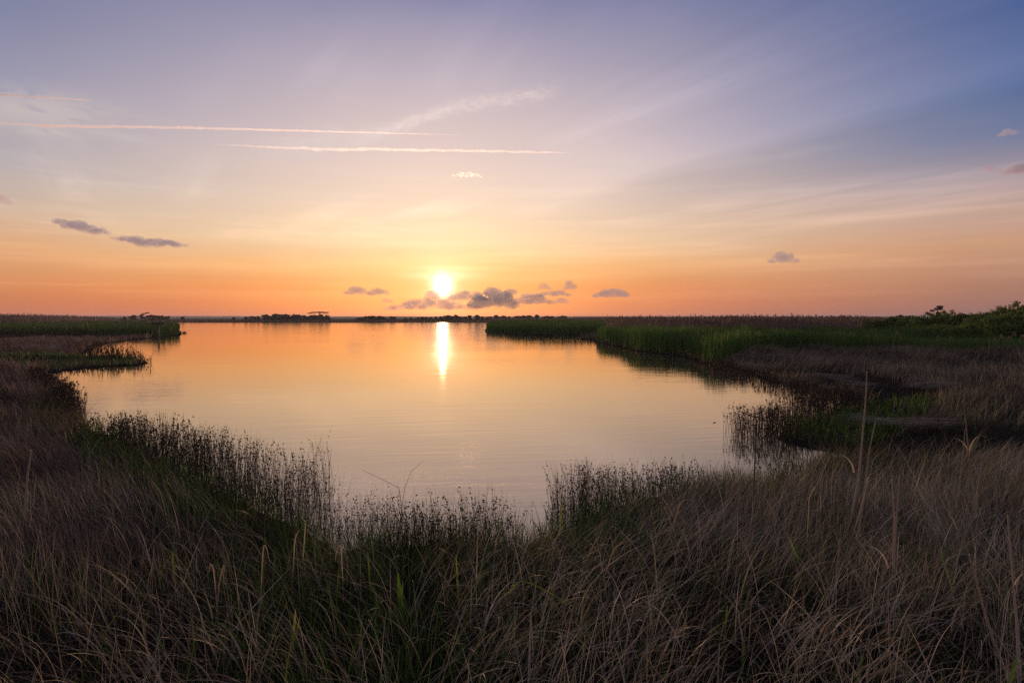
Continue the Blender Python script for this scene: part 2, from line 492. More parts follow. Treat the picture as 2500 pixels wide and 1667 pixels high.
def water_mat():
    m, n = new_mat('pond_water')
    g = n.node('ShaderNodeNewGeometry')
    sep = n.node('ShaderNodeSeparateXYZ'); n.links.new(g.outputs['Position'], sep.inputs[0])
    x, y, _ = sep.outputs
    def wave(rot, sx, sy, sc, det=2.0, w=0.0, dist=0.4):
        a = R(rot)
        u = n.add(n.mul(x, math.cos(a) * sx), n.mul(y, math.sin(a) * sx))
        v = n.add(n.mul(x, -math.sin(a) * sy), n.mul(y, math.cos(a) * sy))
        return n.noise(n.comb(u, v, w), sc, det, 0.5, dist)
    gust = n.smooth(n.noise(n.comb(n.mul(x, .05), n.mul(y, .09), 4.0), 1.0, 3, .5), .36, .66)
    h1 = wave(6, 0.12, 1.0, 2.0, 2.0, 0.0)
    h2 = wave(12, 0.16, 1.0, 4.6, 2.0, 7.0)
    h3 = wave(-18, 0.4, 1.0, 9.0, 2.0, 3.0, 0.8)
    h4 = wave(3, 0.2, 1.0, 0.55, 1.0, 5.0)
    H = n.add(n.mul(h1, WV[0]), n.mul(h2, n.add(.25, gust), WV[1]), n.mul(h3, gust, WV[2]), n.mul(h4, WV[3]))
    bp = n.node('ShaderNodeBump'); bp.inputs['Strength'].default_value = 1.0; bp.inputs['Distance'].default_value = 1.0
    n.put(bp.inputs['Height'], H)
    fr = n.node('ShaderNodeFresnel'); fr.inputs[0].default_value = WIOR; n.links.new(bp.outputs[0], fr.inputs[1])
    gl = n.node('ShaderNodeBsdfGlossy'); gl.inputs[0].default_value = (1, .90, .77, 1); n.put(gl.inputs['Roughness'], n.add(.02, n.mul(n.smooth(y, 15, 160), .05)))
    n.links.new(bp.outputs[0], gl.inputs['Normal'])
    df = n.node('ShaderNodeBsdfDiffuse'); df.inputs[0].default_value = (.085, .062, .042, 1)
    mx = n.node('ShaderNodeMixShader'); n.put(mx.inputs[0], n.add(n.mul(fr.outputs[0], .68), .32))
    n.links.new(df.outputs[0], mx.inputs[1]); n.links.new(gl.outputs[0], mx.inputs[2])
    o = n.node('ShaderNodeOutputMaterial'); n.links.new(mx.outputs[0], o.inputs[0])
    return m
WV = (0.006, 0.0035, 0.0012, 0.006)
WIOR = 1.6
def build_water():
    xs = np.linspace(-420, 420, 15); ys = np.linspace(2, 480, 13)
    X, Y = np.meshgrid(xs, ys)
    V = np.column_stack([X.ravel(), Y.ravel(), np.zeros(X.size)])
    i = np.arange(X.size).reshape(X.shape)
    F = np.stack([i[:-1, :-1], i[:-1, 1:], i[1:, 1:], i[1:, :-1]], -1).reshape(-1, 4)
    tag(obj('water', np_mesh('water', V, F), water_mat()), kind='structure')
build_water()
# ------------------------------------------------------------------ plant materials
def plant_mat(name, stops, trans=0.35, gloss=0.07):
    m, n = new_mat(name)
    at = n.node('ShaderNodeAttribute', attribute_name='tint')
    c = n.ramp(at.outputs['Fac'], stops)
    d = n.node('ShaderNodeBsdfDiffuse'); n.put(d.inputs[0], c)
    t = n.node('ShaderNodeBsdfTranslucent'); n.put(t.inputs[0], c)
    mx = n.node('ShaderNodeMixShader'); mx.inputs[0].default_value = trans
    n.links.new(d.outputs[0], mx.inputs[1]); n.links.new(t.outputs[0], mx.inputs[2])
    g = n.node('ShaderNodeBsdfGlossy'); g.inputs['Roughness'].default_value = 0.45; g.inputs[0].default_value = (1, .95, .85, 1)
    lw = n.node('ShaderNodeLayerWeight'); lw.inputs[0].default_value = 0.25
    m2 = n.node('ShaderNodeMixShader'); n.put(m2.inputs[0], n.mul(lw.outputs['Facing'], gloss))
    n.links.new(mx.outputs[0], m2.inputs[1]); n.links.new(g.outputs[0], m2.inputs[2])
    o = n.node('ShaderNodeOutputMaterial'); n.links.new(m2.outputs[0], o.inputs[0])
    return m

def c4(r, g, b): return (r, g, b, 1)
M_HAY = plant_mat('dry_grass_blades', [(0, c4(.018, .013, .009)), (.28, c4(.066, .046, .026)), (.55, c4(.175, .125, .070)), (.82, c4(.40, .295, .175)), (1, c4(.60, .47, .31))], .22)
M_HAYR = plant_mat('reddish_grass_blades', [(0, c4(.018, .012, .009)), (.28, c4(.070, .042, .027)), (.55, c4(.180, .108, .068)), (.82, c4(.36, .235, .155)), (1, c4(.54, .38, .27))], .22)
M_TAN = plant_mat('bleached_grass', [(0, c4(.15, .107, .062)), (.5, c4(.38, .28, .165)), (1, c4(.68, .54, .37))], .3, .1)
M_GRN = plant_mat('green_blades', [(0, c4(.026, .058, .013)), (.5, c4(.065, .13, .022)), (.85, c4(.13, .20, .03)), (1, c4(.26, .27, .045))], .5)
M_REED = plant_mat('green_reeds', [(0, c4(.020, .044, .013)), (.5, c4(.052, .118, .022)), (1, c4(.13, .22, .035))], .4)
M_DEAD = plant_mat('dead_reeds', [(0, c4(.10, .066, .050)), (.5, c4(.20, .130, .098)), (1, c4(.32, .21, .155))], .3)
M_RUSH = plant_mat('dark_rushes', [(0, c4(.020, .015, .012)), (.5, c4(.050, .036, .027)), (.8, c4(.095, .068, .046)), (1, c4(.13, .10, .06))], .15)
M_STRAW = plant_mat('washed_straw', [(0, c4(.20, .15, .11)), (1, c4(.45, .36, .27))], .2)
M_LEAF = plant_mat('shrub_leaves', [(0, c4(.026, .048, .010)), (.5, c4(.090, .145, .020)), (1, c4(.22, .27, .04))], .35)
M_FAR = plant_mat('far_foliage', [(0, c4(.010, .013, .008)), (1, c4(.030, .034, .018))], .2)

# ------------------------------------------------------------------ scattering
def scatter(r0, r1, lam, rk, p, a0=-50, a1=50):
    """points on the ground, lam per square metre inside rk, thinning with distance^-p"""
    def cdf(r):
        r = np.asarray(r, float)
        c = lam * np.minimum(r, rk) ** 2 / 2
        q = 2 - p
        ext = np.where(r > rk, lam * rk ** p * (np.maximum(r, rk) ** q - rk ** q) / q if abs(q) > 1e-6 else lam * rk ** 2 * np.log(np.maximum(r, rk) / rk), 0)
        return c + ext
    tot = (cdf(r1) - cdf(r0)) * R(a1 - a0)
    n = int(tot)
    tab = np.geomspace(r0, r1, 400); ct = cdf(tab)
    r = np.interp(RNG.uniform(ct[0], ct[-1], n), ct, tab)
    a = np.radians(RNG.uniform(a0, a1, n))
    return np.stack([r * np.sin(a), r * np.cos(a)], 1), r

def px(P):
    """photograph position of ground points (used only to look up which plant community grows there)"""
    x, y = P[:, 0], P[:, 1]; z = -CAM_H
    f = y * math.cos(PITCH) - z * math.sin(PITCH); t = y * math.sin(PITCH) + z * math.cos(PITCH)
    return 1250 + F_PX * x / f, 833.5 - F_PX * t / f

Z_BLOCK1 = GP([(1187, 811.5), (1188, 800), (1200, 795), (1262, 791.5), (1400, 789), (1520, 792), (1560, 806), (1475, 816), (1408, 820), (1331, 820), (1255, 816.5)])
Z_BLOCK2 = GP([(1457, 834), (1456, 829), (1475, 825), (1560, 829), (1700, 838), (1900, 838), (2150, 834), (2330, 832), (2560, 832), (2620, 868), (2300, 866), (2000, 858),
               (1880, 868), (1800, 880), (1760, 892), (1733, 890), (1675, 871), (1620, 864), (1564, 858), (1520, 848), (1480, 840)])
Z_SPIT = GP([(438, 818), (438, 808), (432, 802), (400, 798), (350, 795), (300, 792.5), (262, 790), (120, 792), (-80, 797), (-80, 812), (100, 813), (260, 817), (330, 822), (388, 823)])
Z_GRASSL = GP([(80, 868), (185, 871), (240, 871), (300, 873), (340, 880), (348, 888), (322, 893), (241, 897), (161, 904), (112, 911), (40, 905), (-60, 900), (-60, 880)])
Z_GREENR = GP([(2020, 1010), (2080, 1003), (2145, 993), (2220, 985), (2300, 1000), (2260, 1040), (2180, 1085), (2100, 1112), (2056, 1098), (1990, 1090), (1935, 1075), (1950, 1052)])

def in_any(P, *zs):
    r = np.zeros(len(P), bool)
    for z in zs: r |= inpoly(P, z)
    return r

# ---- fine dry grass over the near and middle marsh
def hay():
    P, r = scatter(3.0, 130, 1050, 7.5, 1.60)
    s = sdf(P); keep = s > -.45 + .6 * vnoise(P[:, 0] * 1.1, P[:, 1] * 1.1, 9)
    P, r, s = P[keep], r[keep], s[keep]
    keep = ~in_any(P, Z_BLOCK1, Z_BLOCK2, Z_SPIT)
    P, r, s = P[keep], r[keep], s[keep]
    dd = ditch(P)
    keep = (dd > 0.5 + .5 * vnoise(P[:, 0] * 1.3, P[:, 1] * 1.3, 5)) | (RNG.uniform(0, 1, len(P)) < .75)
    P, r, s, dd = P[keep], r[keep], s[keep], dd[keep]
    x, y = P[:, 0], P[:, 1]
    u, v = px(P)
    low = in_any(P, Z_GRASSL, Z_GREENR)
    # bare dark pockets close to the camera
    cl = fbm(x * .9, y * .9, 21)
    cl2 = fbm(x * 2.6, y * 2.6, 31, 2)
    centre = np.exp(-((u - 1050) / 480) ** 2) * (r < 13)
    dens = np.clip(.35 + 1.5 * (cl - .30), .2, 1) * np.where(r < 11, .35 + .65 * sstep(.30, .6, cl2), 1.0)
    dens = dens * (1 - .45 * centre)
    dens = dens * (.09 + .91 * sstep(6.5, 13.5, r + 2.5 * (cl2 - .5)))
    dens = np.where(s < 1.0, np.maximum(dens, .85), dens)
    rushy = (r < 22) & (u > 190) & (u < 1720) & (s < 1.3 - .9 * sstep(1500, 1720, u))
    dens = np.where(rushy, .40, dens)
    dens = np.where(low, dens * .35, dens)
    keep = RNG.uniform(0, 1, len(P)) < dens
    P, r, s, x, y, u, v, dd, cl, low, centre = [q[keep] for q in (P, r, s, x, y, u, v, dd, cl, low, centre)]
    n = len(P)
    z = ground_z(P, s, dd)
    # lean: left half lies to the left, right half sweeps right and away
    sw = (fbm(x * .16, y * .16, 41) - .5) * 5.0 + (fbm(x * .8, y * .8, 51) - .5) * 1.6
    side = np.tanh((u - 1000) / 350)
    az = np.where(side < 0, R(-82), R(70)) + sw * .55 + RNG.normal(0, .38, n)
    tilt = np.abs(side) * np.where(side < 0, .80, .74) * (.75 + .9 * fbm(x * .35, y * .35, 61)) + RNG.normal(0, .10, n)
    tilt = np.where(r > 30, tilt * .8, tilt)
    fringe = s < .7
    az = np.where(fringe, RNG.uniform(0, 6.28, n), az); tilt = np.where(fringe, tilt * .4, tilt)
    tangle = (RNG.uniform(0, 1, n) < 1 - sstep(6.5, 11, r)) | (RNG.uniform(0, 1, n) < .10)
    az = np.where(tangle, np.where(side < 0, R(-82), R(72)) + RNG.normal(0, .95, n), az)
    az = np.where(tangle & (RNG.uniform(0, 1, n) < .18), RNG.uniform(0, 6.28, n), az)
    t0 = np.where(tangle, RNG.uniform(.25, 1.2, n), tilt * .7)
    t1 = np.where(tangle, t0 + RNG.uniform(.1, 1.2, n), tilt * 1.15 + .25 + .45 * RNG.uniform(0, 1, n))
    hgt = .58 + .34 * RNG.uniform(0, 1, n) + .25 * (cl - .4)
    hgt = hgt * (.80 + .50 * fbm(x * .3, y * .3, 71)) * (1 + (r > 15) * 1.3 * (fbm(x * .38, y * .38, 75, 2) - .45)) * (.62 + .80 * fbm(x * 1.1, y * 1.1, 73, 2))
    shag = (r > 12) & (RNG.uniform(0, 1, n) < .10)
    hgt = np.where(shag, hgt * 1.25, hgt)
    hgt = np.where(tangle, hgt * 1.12, hgt)
    hgt = np.where(low, .42 * hgt, hgt)
    gut = dd < .9
    hgt = np.where(gut, .38 * hgt, hgt)
    hgt = np.where(rushy[keep], .62 * hgt, hgt)
    hgt = hgt * (.82 + .18 * sstep(.1, 1.4, s))
    lw = np.maximum(1, (r / 7.0)) ** .92
    w = (.0052 + .004 * RNG.uniform(0, 1, n) ** 3) * lw * np.where(r < 10, 1.1, 1)
    tint = np.clip(.30 + .40 * (fbm(x * .12, y * .12, 81) - .4) + .55 * (fbm(x * .55, y * .55, 83, 2) - .45) + .48 * RNG.uniform(0, 1, n) ** 1.8 - .06 * centre + .14 * (r < 10) + .28 * (RNG.uniform(0, 1, n) < .05), 0, .98)
    tint = np.where(u > 1300, tint + .08 - .20 * sstep(14, 24, r), tint)
    tint = np.where(gut, tint * .35, tint)  # ditch grass darkened, the shade of the hollow put into its tint
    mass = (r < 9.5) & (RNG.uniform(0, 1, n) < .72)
    tint = np.where(mass, tint * .38, tint) * np.where((r < 16) & (u < 1150), .85, 1)  # most near blades darkened, shade between strands put into their tint
    for nm, lab, sel0 in (('dry_grass', 'reddish brown dry grass leaning left over the bank on the left of the pond', u < 1080),
                          ('dry_grass', 'brown dry grass sweeping right over the bank on the right of the pond', u >= 1080)):
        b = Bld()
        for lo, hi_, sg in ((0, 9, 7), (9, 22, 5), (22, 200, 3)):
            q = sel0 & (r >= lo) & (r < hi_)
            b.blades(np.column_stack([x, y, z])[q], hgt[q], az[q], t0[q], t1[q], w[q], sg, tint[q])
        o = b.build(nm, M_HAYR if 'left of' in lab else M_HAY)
        tag(o, lab, 'dry grass', kind='stuff')
    return n
NH = hay()

# ---- dark blades added under the near grass, standing in for shade in its gaps
def gap_shade():
    P, r = scatter(3.0, 13, 520, 8.0, 2.0)
    s = sdf(P); keep = s > .2; P, s = P[keep], s[keep]; n = len(P)
    b = Bld()
    b.blades(np.column_stack([P, ground_z(P, s)]), RNG.uniform(.2, .5, n), RNG.uniform(0, 6.28, n), RNG.uniform(0, .8, n), RNG.uniform(.6, 1.9, n), .008, 4, RNG.uniform(0, .45, n))
    tag(b.build('shade_blades', M_RUSH), 'dark matted blades added for the shade under the foreground grass', 'gap_shade', kind='stuff')
gap_shade()

# ---- scattered long pale arching blades in the foreground
def tan_blades():
    P, r = scatter(3.2, 16, 150, 6.5, 2.2)
    s = sdf(P); keep = (s > .3) & (ditch(P) > 1.2)
    P, r, s = P[keep], r[keep], s[keep]; u, v = px(P); n = len(P)
    keep = RNG.uniform(0, 1, n) < np.clip(.55 + .5 * (u > 1150) - .25 * (r > 9), 0, 1) * (.18 + .82 * sstep(.34, .58, fbm(P[:, 0] * .9, P[:, 1] * .9, 21)))
    P, r, s, u = P[keep], r[keep], s[keep], u[keep]; n = len(P)
    z = ground_z(P, s) + .25
    az = np.where(u < 1000, RNG.normal(-1.4, .9, n), RNG.normal(1.2, 1.1, n))
    b = Bld(); t0 = RNG.uniform(.1, 1.0, n); t1 = RNG.uniform(1.3, 2.5, n)
    st = RNG.uniform(0, 1, n) < .36; t0 = np.where(st, RNG.uniform(.3, 1.35, n), t0); t1 = np.where(st, t0 + RNG.uniform(.05, .4, n), t1)
    b.blades(np.column_stack([P, z]), RNG.uniform(.42, 1.0, n) * np.where(st, 1, 1.12), az, t0, t1,
             RNG.uniform(.0050, .0095, n) * np.where(RNG.uniform(0, 1, n) < .2, 1.6, 1), 12, RNG.uniform(0, 1, n) ** 1.25 * np.where(u < 1150, .8, 1))
    tag(b.build('bleached_grass', M_TAN), 'long bleached grass blades arching over the dark foreground', 'dry grass', kind='stuff')
tan_blades()

def mid_tan():
    P, r = scatter(8, 60, 95, 12.0, 1.7)
    s = sdf(P); keep = (s > .5) & (ditch(P) > 1.2) & ~in_any(P, Z_BLOCK1, Z_BLOCK2, Z_SPIT, Z_GRASSL, Z_GREENR)
    P, r, s = P[keep], r[keep], s[keep]; u, v = px(P)
    x, y = P.T
    cl = fbm(x * .45, y * .45, 131)
    keep = RNG.uniform(0, 1, len(P)) < sstep(.30, .6, cl) * np.where(u > 1300, 1, .55)
    P, r, s, u, x, y = [q[keep] for q in (P, r, s, u, x, y)]; n = len(P)
    az = np.where(u < 1000, R(-80), R(72)) + (fbm(x * .16, y * .16, 41) - .5) * 2.7 + RNG.normal(0, .35, n)
    b = Bld()
    t0 = RNG.uniform(.15, .7, n)
    b.blades(np.column_stack([P, ground_z(P, s) + .12]), RNG.uniform(.62, .98, n), az, t0, t0 + RNG.uniform(.3, 1.0, n), RNG.uniform(.004, .0075, n) * np.maximum(1, r / 9) ** .9, 6, RNG.uniform(0, .8, n) * np.where(r > 20, .6, 1))
    tag(b.build('bleached_grass', M_TAN), 'pale strands showing on the brown grass slopes in the middle distance', 'dry grass', kind='stuff')
mid_tan()

# ---- green blades mixed into the foreground and the wet edges
def green():
    P, r = scatter(3.2, 90, 330, 6.0, 1.6)
    s = sdf(P); keep = (s > -.35) & (ditch(P) > .6)
    P, r, s = P[keep], r[keep], s[keep]; u, v = px(P); n = len(P)
    x, y = P.T
    cl = fbm(x * .7, y * .7, 91)
    edge = np.exp(-(s / 1.1) ** 2)
    low = in_any(P, Z_GRASSL, Z_GREENR)
    d = .16 * sstep(.38, .55, cl) + 1.0 * edge * sstep(.15, .40, cl) * (r < 30) + np.where(low, .95, 0) + .34 * (r < 10) * np.exp(-((u - 950) / 520) ** 2)
    d = d * np.where((r > 30) & ~low, .25, 1)
    keep = RNG.uniform(0, 1, n) < d
    P, r, s, u, low, edge = P[keep], r[keep], s[keep], u[keep], low[keep], edge[keep]; n = len(P)
    z = ground_z(P, s)
    b = Bld()
    az = RNG.uniform(0, 6.28, n)
    L = RNG.uniform(.45, .85, n) * np.where(low, .62, 1)
    w = RNG.uniform(.006, .012, n) * np.where(RNG.uniform(0, 1, n) < .15, 1.6, 1) * np.maximum(1, r / 7) ** .9
    b.blades(np.column_stack([P, z]), L, az, RNG.uniform(0, .25, n), RNG.uniform(.2, 1.3, n), w, 5, RNG.uniform(0, .85, n))
    tag(b.build('green_grass', M_GRN), 'short green grass growing through the dry grass and along the wet edges', 'grass', kind='stuff')
green()

# ---- emergent rushes standing in the shallows
def rush_bed(zone, label, lam, hgt=(.75, 1.0), seed=1, prob=None, heads=1.0, w0=.0055, mat=None):
    zone = GP(zone)
    lo = zone.min(0); hi_ = zone.max(0)
    A = (hi_ - lo).prod(); n = int(A * lam * 1.15)
    P = RNG.uniform(lo, hi_, (n, 2))
    keep = inpoly(P, zone)
    P = P[keep]
    d = segdist(P, zone)
    c = fbm(P[:, 0] * .8, P[:, 1] * .8, seed); c2 = vnoise(P[:, 0] * 3.5, P[:, 1] * 3.5, seed + 3)
    k = (.25 + .75 * sstep(.22, .48, c)) * (.3 + .7 * c2) * (.15 + .85 * sstep(0, .9, d + .5 * c2))
    if prob is not None: k = k * prob(P)
    keep = RNG.uniform(0, 1, len(P)) < k
    P, c = P[keep], c[keep]; n = len(P)
    z = np.clip(ground_z(P), -.5, .2) - .02
    L = RNG.uniform(hgt[0] * .75, hgt[1], n) * (.70 + .62 * c) - z
    stray = RNG.uniform(0, 1, n) < .05
    L = np.where(stray, L * 1.22, L)
    r = np.hypot(*P.T)
    w = w0 * np.maximum(1, r / 10) ** .8 * RNG.uniform(.7, 1.3, n)
    az = RNG.uniform(0, 6.28, n)
    b = Bld()
    pts = b.blades(np.column_stack([P, z]), L, az, np.abs(RNG.normal(0, .10, n)), RNG.uniform(.05, .6, n), np.where(stray, w * .6, w), 4, RNG.uniform(0, .8, n), tip=.25)
    # seed heads: clusters of small dark spikelets low under the tip
    hs = (RNG.uniform(0, 1, n) < .40 * heads) & ~stray
    q = pts[hs]; m = len(q)
    for j in range(7):
        t = RNG.uniform(0, .8, m)[:, None]
        kk = np.where(RNG.uniform(0, 1, m) < .3, 2, 3); ii = np.arange(m)
        base = q[ii, kk + 1] * t + q[ii, kk] * (1 - t)
        base = base + RNG.normal(0, .014, (m, 3)) * np.maximum(1, r[hs] / 14)[:, None] ** .5
        b.diamonds(base, RNG.uniform(.012, .028, m) * np.maximum(1, r[hs] / 11) ** .8, RNG.uniform(.0, .6, m), 1.9)
    o = b.build('rushes', mat or M_RUSH)
    tag(o, label, 'rushes', kind='stuff')
    return n
rush_bed([(196, 1052), (260, 1058), (350, 1066), (430, 1074), (510, 1084), (545, 1112), (600, 1136), (680, 1150), (740, 1166), (790, 1196), (800, 1260),
          (815, 1430), (775, 1400), (740, 1390), (640, 1330), (560, 1290), (430, 1215), (330, 1150), (240, 1110)],
         'dark seeded rushes standing in the shallows at the left front of the pond', 185, seed=3)
rush_bed([(812, 1330), (900, 1300), (960, 1306), (1060, 1300), (1180, 1304), (1255, 1318), (1290, 1345), (1330, 1410), (1200, 1420), (1000, 1420), (880, 1425), (840, 1420)],
         'dark rushes in the water at the middle of the near shore', 360, seed=14)
rush_bed([(1345, 1232), (1420, 1216), (1500, 1212), (1600, 1212), (1680, 1206), (1790, 1206), (1900, 1190), (1960, 1186), (1960, 1205), (1800, 1226), (1700, 1240), (1600, 1270), (1500, 1310),
          (1420, 1350), (1350, 1395), (1330, 1320)],
         'dark rushes in the water along the near shore right of the middle', 380, seed=22,
         prob=lambda P: np.where(px(P)[0] > 1680, .5, 1))
rush_bed([(1762, 1054), (1790, 1036), (1850, 1024), (1920, 1008), (1990, 990), (2060, 985), (2130, 990), (2090, 1010), (2010, 1032), (1960, 1052), (1940, 1075), (1990, 1092), (2040, 1098), (1960, 1098),
          (1880, 1094), (1830, 1086), (1785, 1070)],
         'clump of rushes standing out in the cove on the right', 125, seed=33, w0=.006)
rush_bed([(1733, 892), (1765, 895), (1830, 912), (1903, 936), (1973, 953), (2069, 974), (2140, 990), (2100, 1000), (2000, 985), (1900, 962), (1830, 940), (1760, 915), (1722, 902)],
         'thin line of rushes in the water under the right hand bank', 60, hgt=(.35, .75), seed=41, w0=.006, heads=.5)
rush_bed([(100, 925), (130, 942), (165, 960), (196, 984), (212, 1002), (200, 1035), (175, 1055), (150, 1050), (120, 1000), (90, 960), (60, 940)],
         'rushes round the small point on the far left shore', 150, seed=50, w0=.006)
rush_bed([(-60, 980), (36, 980), (50, 1010), (-60, 1020)], 'rushes in the small pool at the left edge', 90, hgt=(.4, .8), seed=60)
rush_bed([(322, 897), (300, 884), (345, 876), (372, 884), (380, 892), (340, 899)], 'sparse rushes off the tip of the low green spit', 16, hgt=(.5, 1.1), seed=77, w0=.007, heads=.2)
rush_bed([(205, 880), (205, 868), (330, 872), (345, 884), (280, 890)], 'rushes on the low green spit on the left', 16, hgt=(.9, 1.5), seed=79, w0=.008, heads=.9)
rush_bed([(786, 1275), (815, 1262), (858, 1290), (872, 1330), (850, 1385), (800, 1415), (780, 1350)], 'thin rushes in the narrow gap between the left and middle beds', 230, hgt=(.6, .9), seed=93)
rush_bed([(740, 1150), (800, 1130), (830, 1190), (850, 1260), (800, 1300), (780, 1220)], 'few rushes standing alone in open water beyond the left bed', 60, seed=88, w0=.005)

# ---- tall reeds
def reeds(zone, label, lam, hgt, wid, mat, name, seed=5, plume=0.0, tint=(0, 1), lean=(.05, .4), front=None, cat='reeds', seg=3, tl=None):
    zone = zone if isinstance(zone, np.ndarray) else GP(zone)
    lo = zone.min(0); hi_ = zone.max(0)
    A = (hi_ - lo).prod(); n = int(A * lam)
    P = RNG.uniform(lo, hi_, (n, 2))
    P = P[inpoly(P, zone)]; n = len(P)
    if front is not None:
        k = front(P); P = P[RNG.uniform(0, 1, n) < k]; n = len(P)
    s = sdf(P); keep = s > -.2; P = P[keep]; s = s[keep]; n = len(P)
    c = fbm(P[:, 0] * .18, P[:, 1] * .18, seed); c2 = fbm(P[:, 0] * .7, P[:, 1] * .7, seed + 2)
    z = np.clip(ground_z(P, s), 0, 1)
    L = RNG.uniform(hgt[0], hgt[1], n) * (.74 + .50 * c) * (.86 + .28 * c2)
    if tl is not None: L = L * tl(P)
    az = RNG.normal(1.3, 1.2, n)
    b = Bld()
    tt = np.clip(tint[0] + (tint[1] - tint[0]) * (.55 * RNG.uniform(0, 1, n) + .75 * (c - .2)), 0, 1)
    pts = b.blades(np.column_stack([P, z]), L, az, RNG.uniform(0, .1, n), RNG.uniform(lean[0], lean[1], n), RNG.uniform(.6, 1.4, n) * wid, seg, tt, tip=.15)
    if plume > 0:
        hs = RNG.uniform(0, 1, n) < plume; q = pts[hs]; m = len(q)
        for j in range(4):
            t = (1 - j * .10)
            base = q[:, -1] * t + q[:, -2] * (1 - t) + RNG.normal(0, .03, (m, 3))
            b.diamonds(base, RNG.uniform(.09, .16, m) * (wid / .05) ** .3, RNG.uniform(.1, .6, m), 2.6)
    o = b.build(name, mat)
    tag(o, label, cat, kind='stuff')
    return n

def edge_front(zone, depth, base=.12):
    return lambda P: base + (1 - base) * np.exp(-(segdist(P, zone) / depth) ** 2)

reeds(Z_BLOCK2, 'tall green reeds along the water on the right of the pond', 30, (1.85, 2.45), .045, M_REED, 'green_reeds', 5, front=edge_front(Z_BLOCK2, 9, .5),
      tint=(0, 1.1), tl=lambda P: 1.05 - .50 * sstep(1900, 2300, px(P)[0]) * sstep(835, 858, px(P)[1]))
reeds(Z_BLOCK1, 'dark green reeds on the point in the middle distance', 6, (2.1, 2.7), .09, M_REED, 'green_reeds', 7, front=edge_front(Z_BLOCK1, 8, .25), tint=(0, .7),
      tl=lambda P: .82 + .20 * sstep(1195, 1290, px(P)[0]))
reeds(Z_SPIT, 'green reeds on the long point on the left', 5, (1.7, 2.3), .09, M_REED, 'green_reeds', 9, front=edge_front(Z_SPIT, 10, .3), tint=(-.1, .6),
      tl=lambda P: .85 + .25 * sstep(300, 430, px(P)[0]))
Z_DEADR = GP([(1400, 788), (1470, 798), (1480, 824), (1560, 829), (1700, 838), (1900, 838), (2080, 836), (2150, 806), (2170, 790), (2150, 785), (1400, 783)])
reeds(Z_DEADR, 'brown dead reeds with feathery tops behind the green reeds on the right', 5.5, (3.35, 3.95), .085, M_DEAD, 'dead_reeds', 11, plume=.30,
      front=lambda P: .05 + .95 * np.exp(-(np.clip(P[:, 1] - 82, 0, 500) / 40) ** 2), tint=(.1, .9), lean=(.05, .3))
Z_DEADB1 = GP([(1230, 789.5), (1520, 791), (1540, 785), (1200, 784.6), (1195, 786)])
reeds(Z_DEADB1, 'brown reeds on the flat behind the dark point', .9, (2.3, 3.2), .3, M_DEAD, 'dead_reeds', 12, plume=.3, tint=(.0, .7), lean=(.05, .3))
Z_DEADL = GP([(-120, 800), (0, 796), (150, 792), (262, 789.4), (300, 786.5), (250, 784), (-120, 784)])
reeds(Z_DEADL, 'brown dead reeds with feathery tops on the left', 1.8, (4.2, 5.3), .16, M_DEAD, 'dead_reeds', 13, plume=.4,
      front=lambda P: .12 + .88 * np.exp(-(np.clip(P[:, 1] - 230, 0, 500) / 60) ** 2), tint=(.1, .8), lean=(.05, .3),
      tl=lambda P: 1.0 - .28 * sstep(120, 300, px(P)[0]))
# sedge fringe on the far bank
Z_FARB = GP([(330, 786.0), (436, 786.0), (438, 786.8), (1290, 786.8), (1290, 785.2), (300, 784.6)])
reeds(Z_FARB, 'low brown sedge along the far shore', .55, (1.0, 1.7), .5, M_DEAD, 'marsh_sedge', 17, tint=(-.2, .35), cat='sedge', seg=2)
# washed up straw along the ditch on the right
def wrack():
    b = Bld()
    for pts, wd, cnt in (([(1985, 930), (2030, 940), (2075, 953), (2110, 962)], .35, 2600), ([(2225, 968), (2270, 975), (2300, 984)], .3, 1500),
                         ([(2060, 1040), (2120, 1062), (2200, 1078), (2300, 1080)], .25, 500)):
        L = GP(pts); seg = RNG.integers(0, len(L) - 1, cnt); t = RNG.uniform(0, 1, cnt)[:, None]
        P = L[seg] * (1 - t) + L[seg + 1] * t + RNG.normal(0, wd, (cnt, 2))
        d = L[-1] - L[0]; a = math.atan2(d[0], d[1])
        z = ground_z(P) + RNG.uniform(.25, .42, cnt)
        b.blades(np.column_stack([P, z]), RNG.uniform(.4, .8, cnt), RNG.normal(a, .35, cnt), RNG.uniform(1.3, 1.5, cnt), RNG.uniform(1.5, 1.75, cnt), .016, 2, RNG.uniform(0, 1, cnt))
    tag(b.build('straw_wrack', M_STRAW), 'pale flattened straw washed up along the muddy ditch on the right', 'straw', kind='stuff')
wrack()
print('blades', NH)
# ------------------------------------------------------------------ trees
ORD = ['first', 'second', 'third', 'fourth', 'fifth', 'sixth', 'seventh', 'eighth', 'ninth', 'tenth', 'eleventh', 'twelfth', 'thirteenth', 'fourteenth']
def simple_mat(name, col, rough=0.7):
    m, n = new_mat(name)
    g = n.node('ShaderNodeNewGeometry')
    k = n.noise(g.outputs['Position'], 6.0, 4, .6)
    b = n.node('ShaderNodeBsdfPrincipled'); b.inputs['Roughness'].default_value = rough
    n.put(b.inputs['Base Color'], n.ramp(k, [(.3, tuple(c * .7 for c in col) + (1,)), (.7, tuple(col) + (1,))]))
    o = n.node('ShaderNodeOutputMaterial'); n.links.new(b.outputs[0], o.inputs[0])
    return m
M_BARK = simple_mat('bark', (.045, .034, .026), .9)

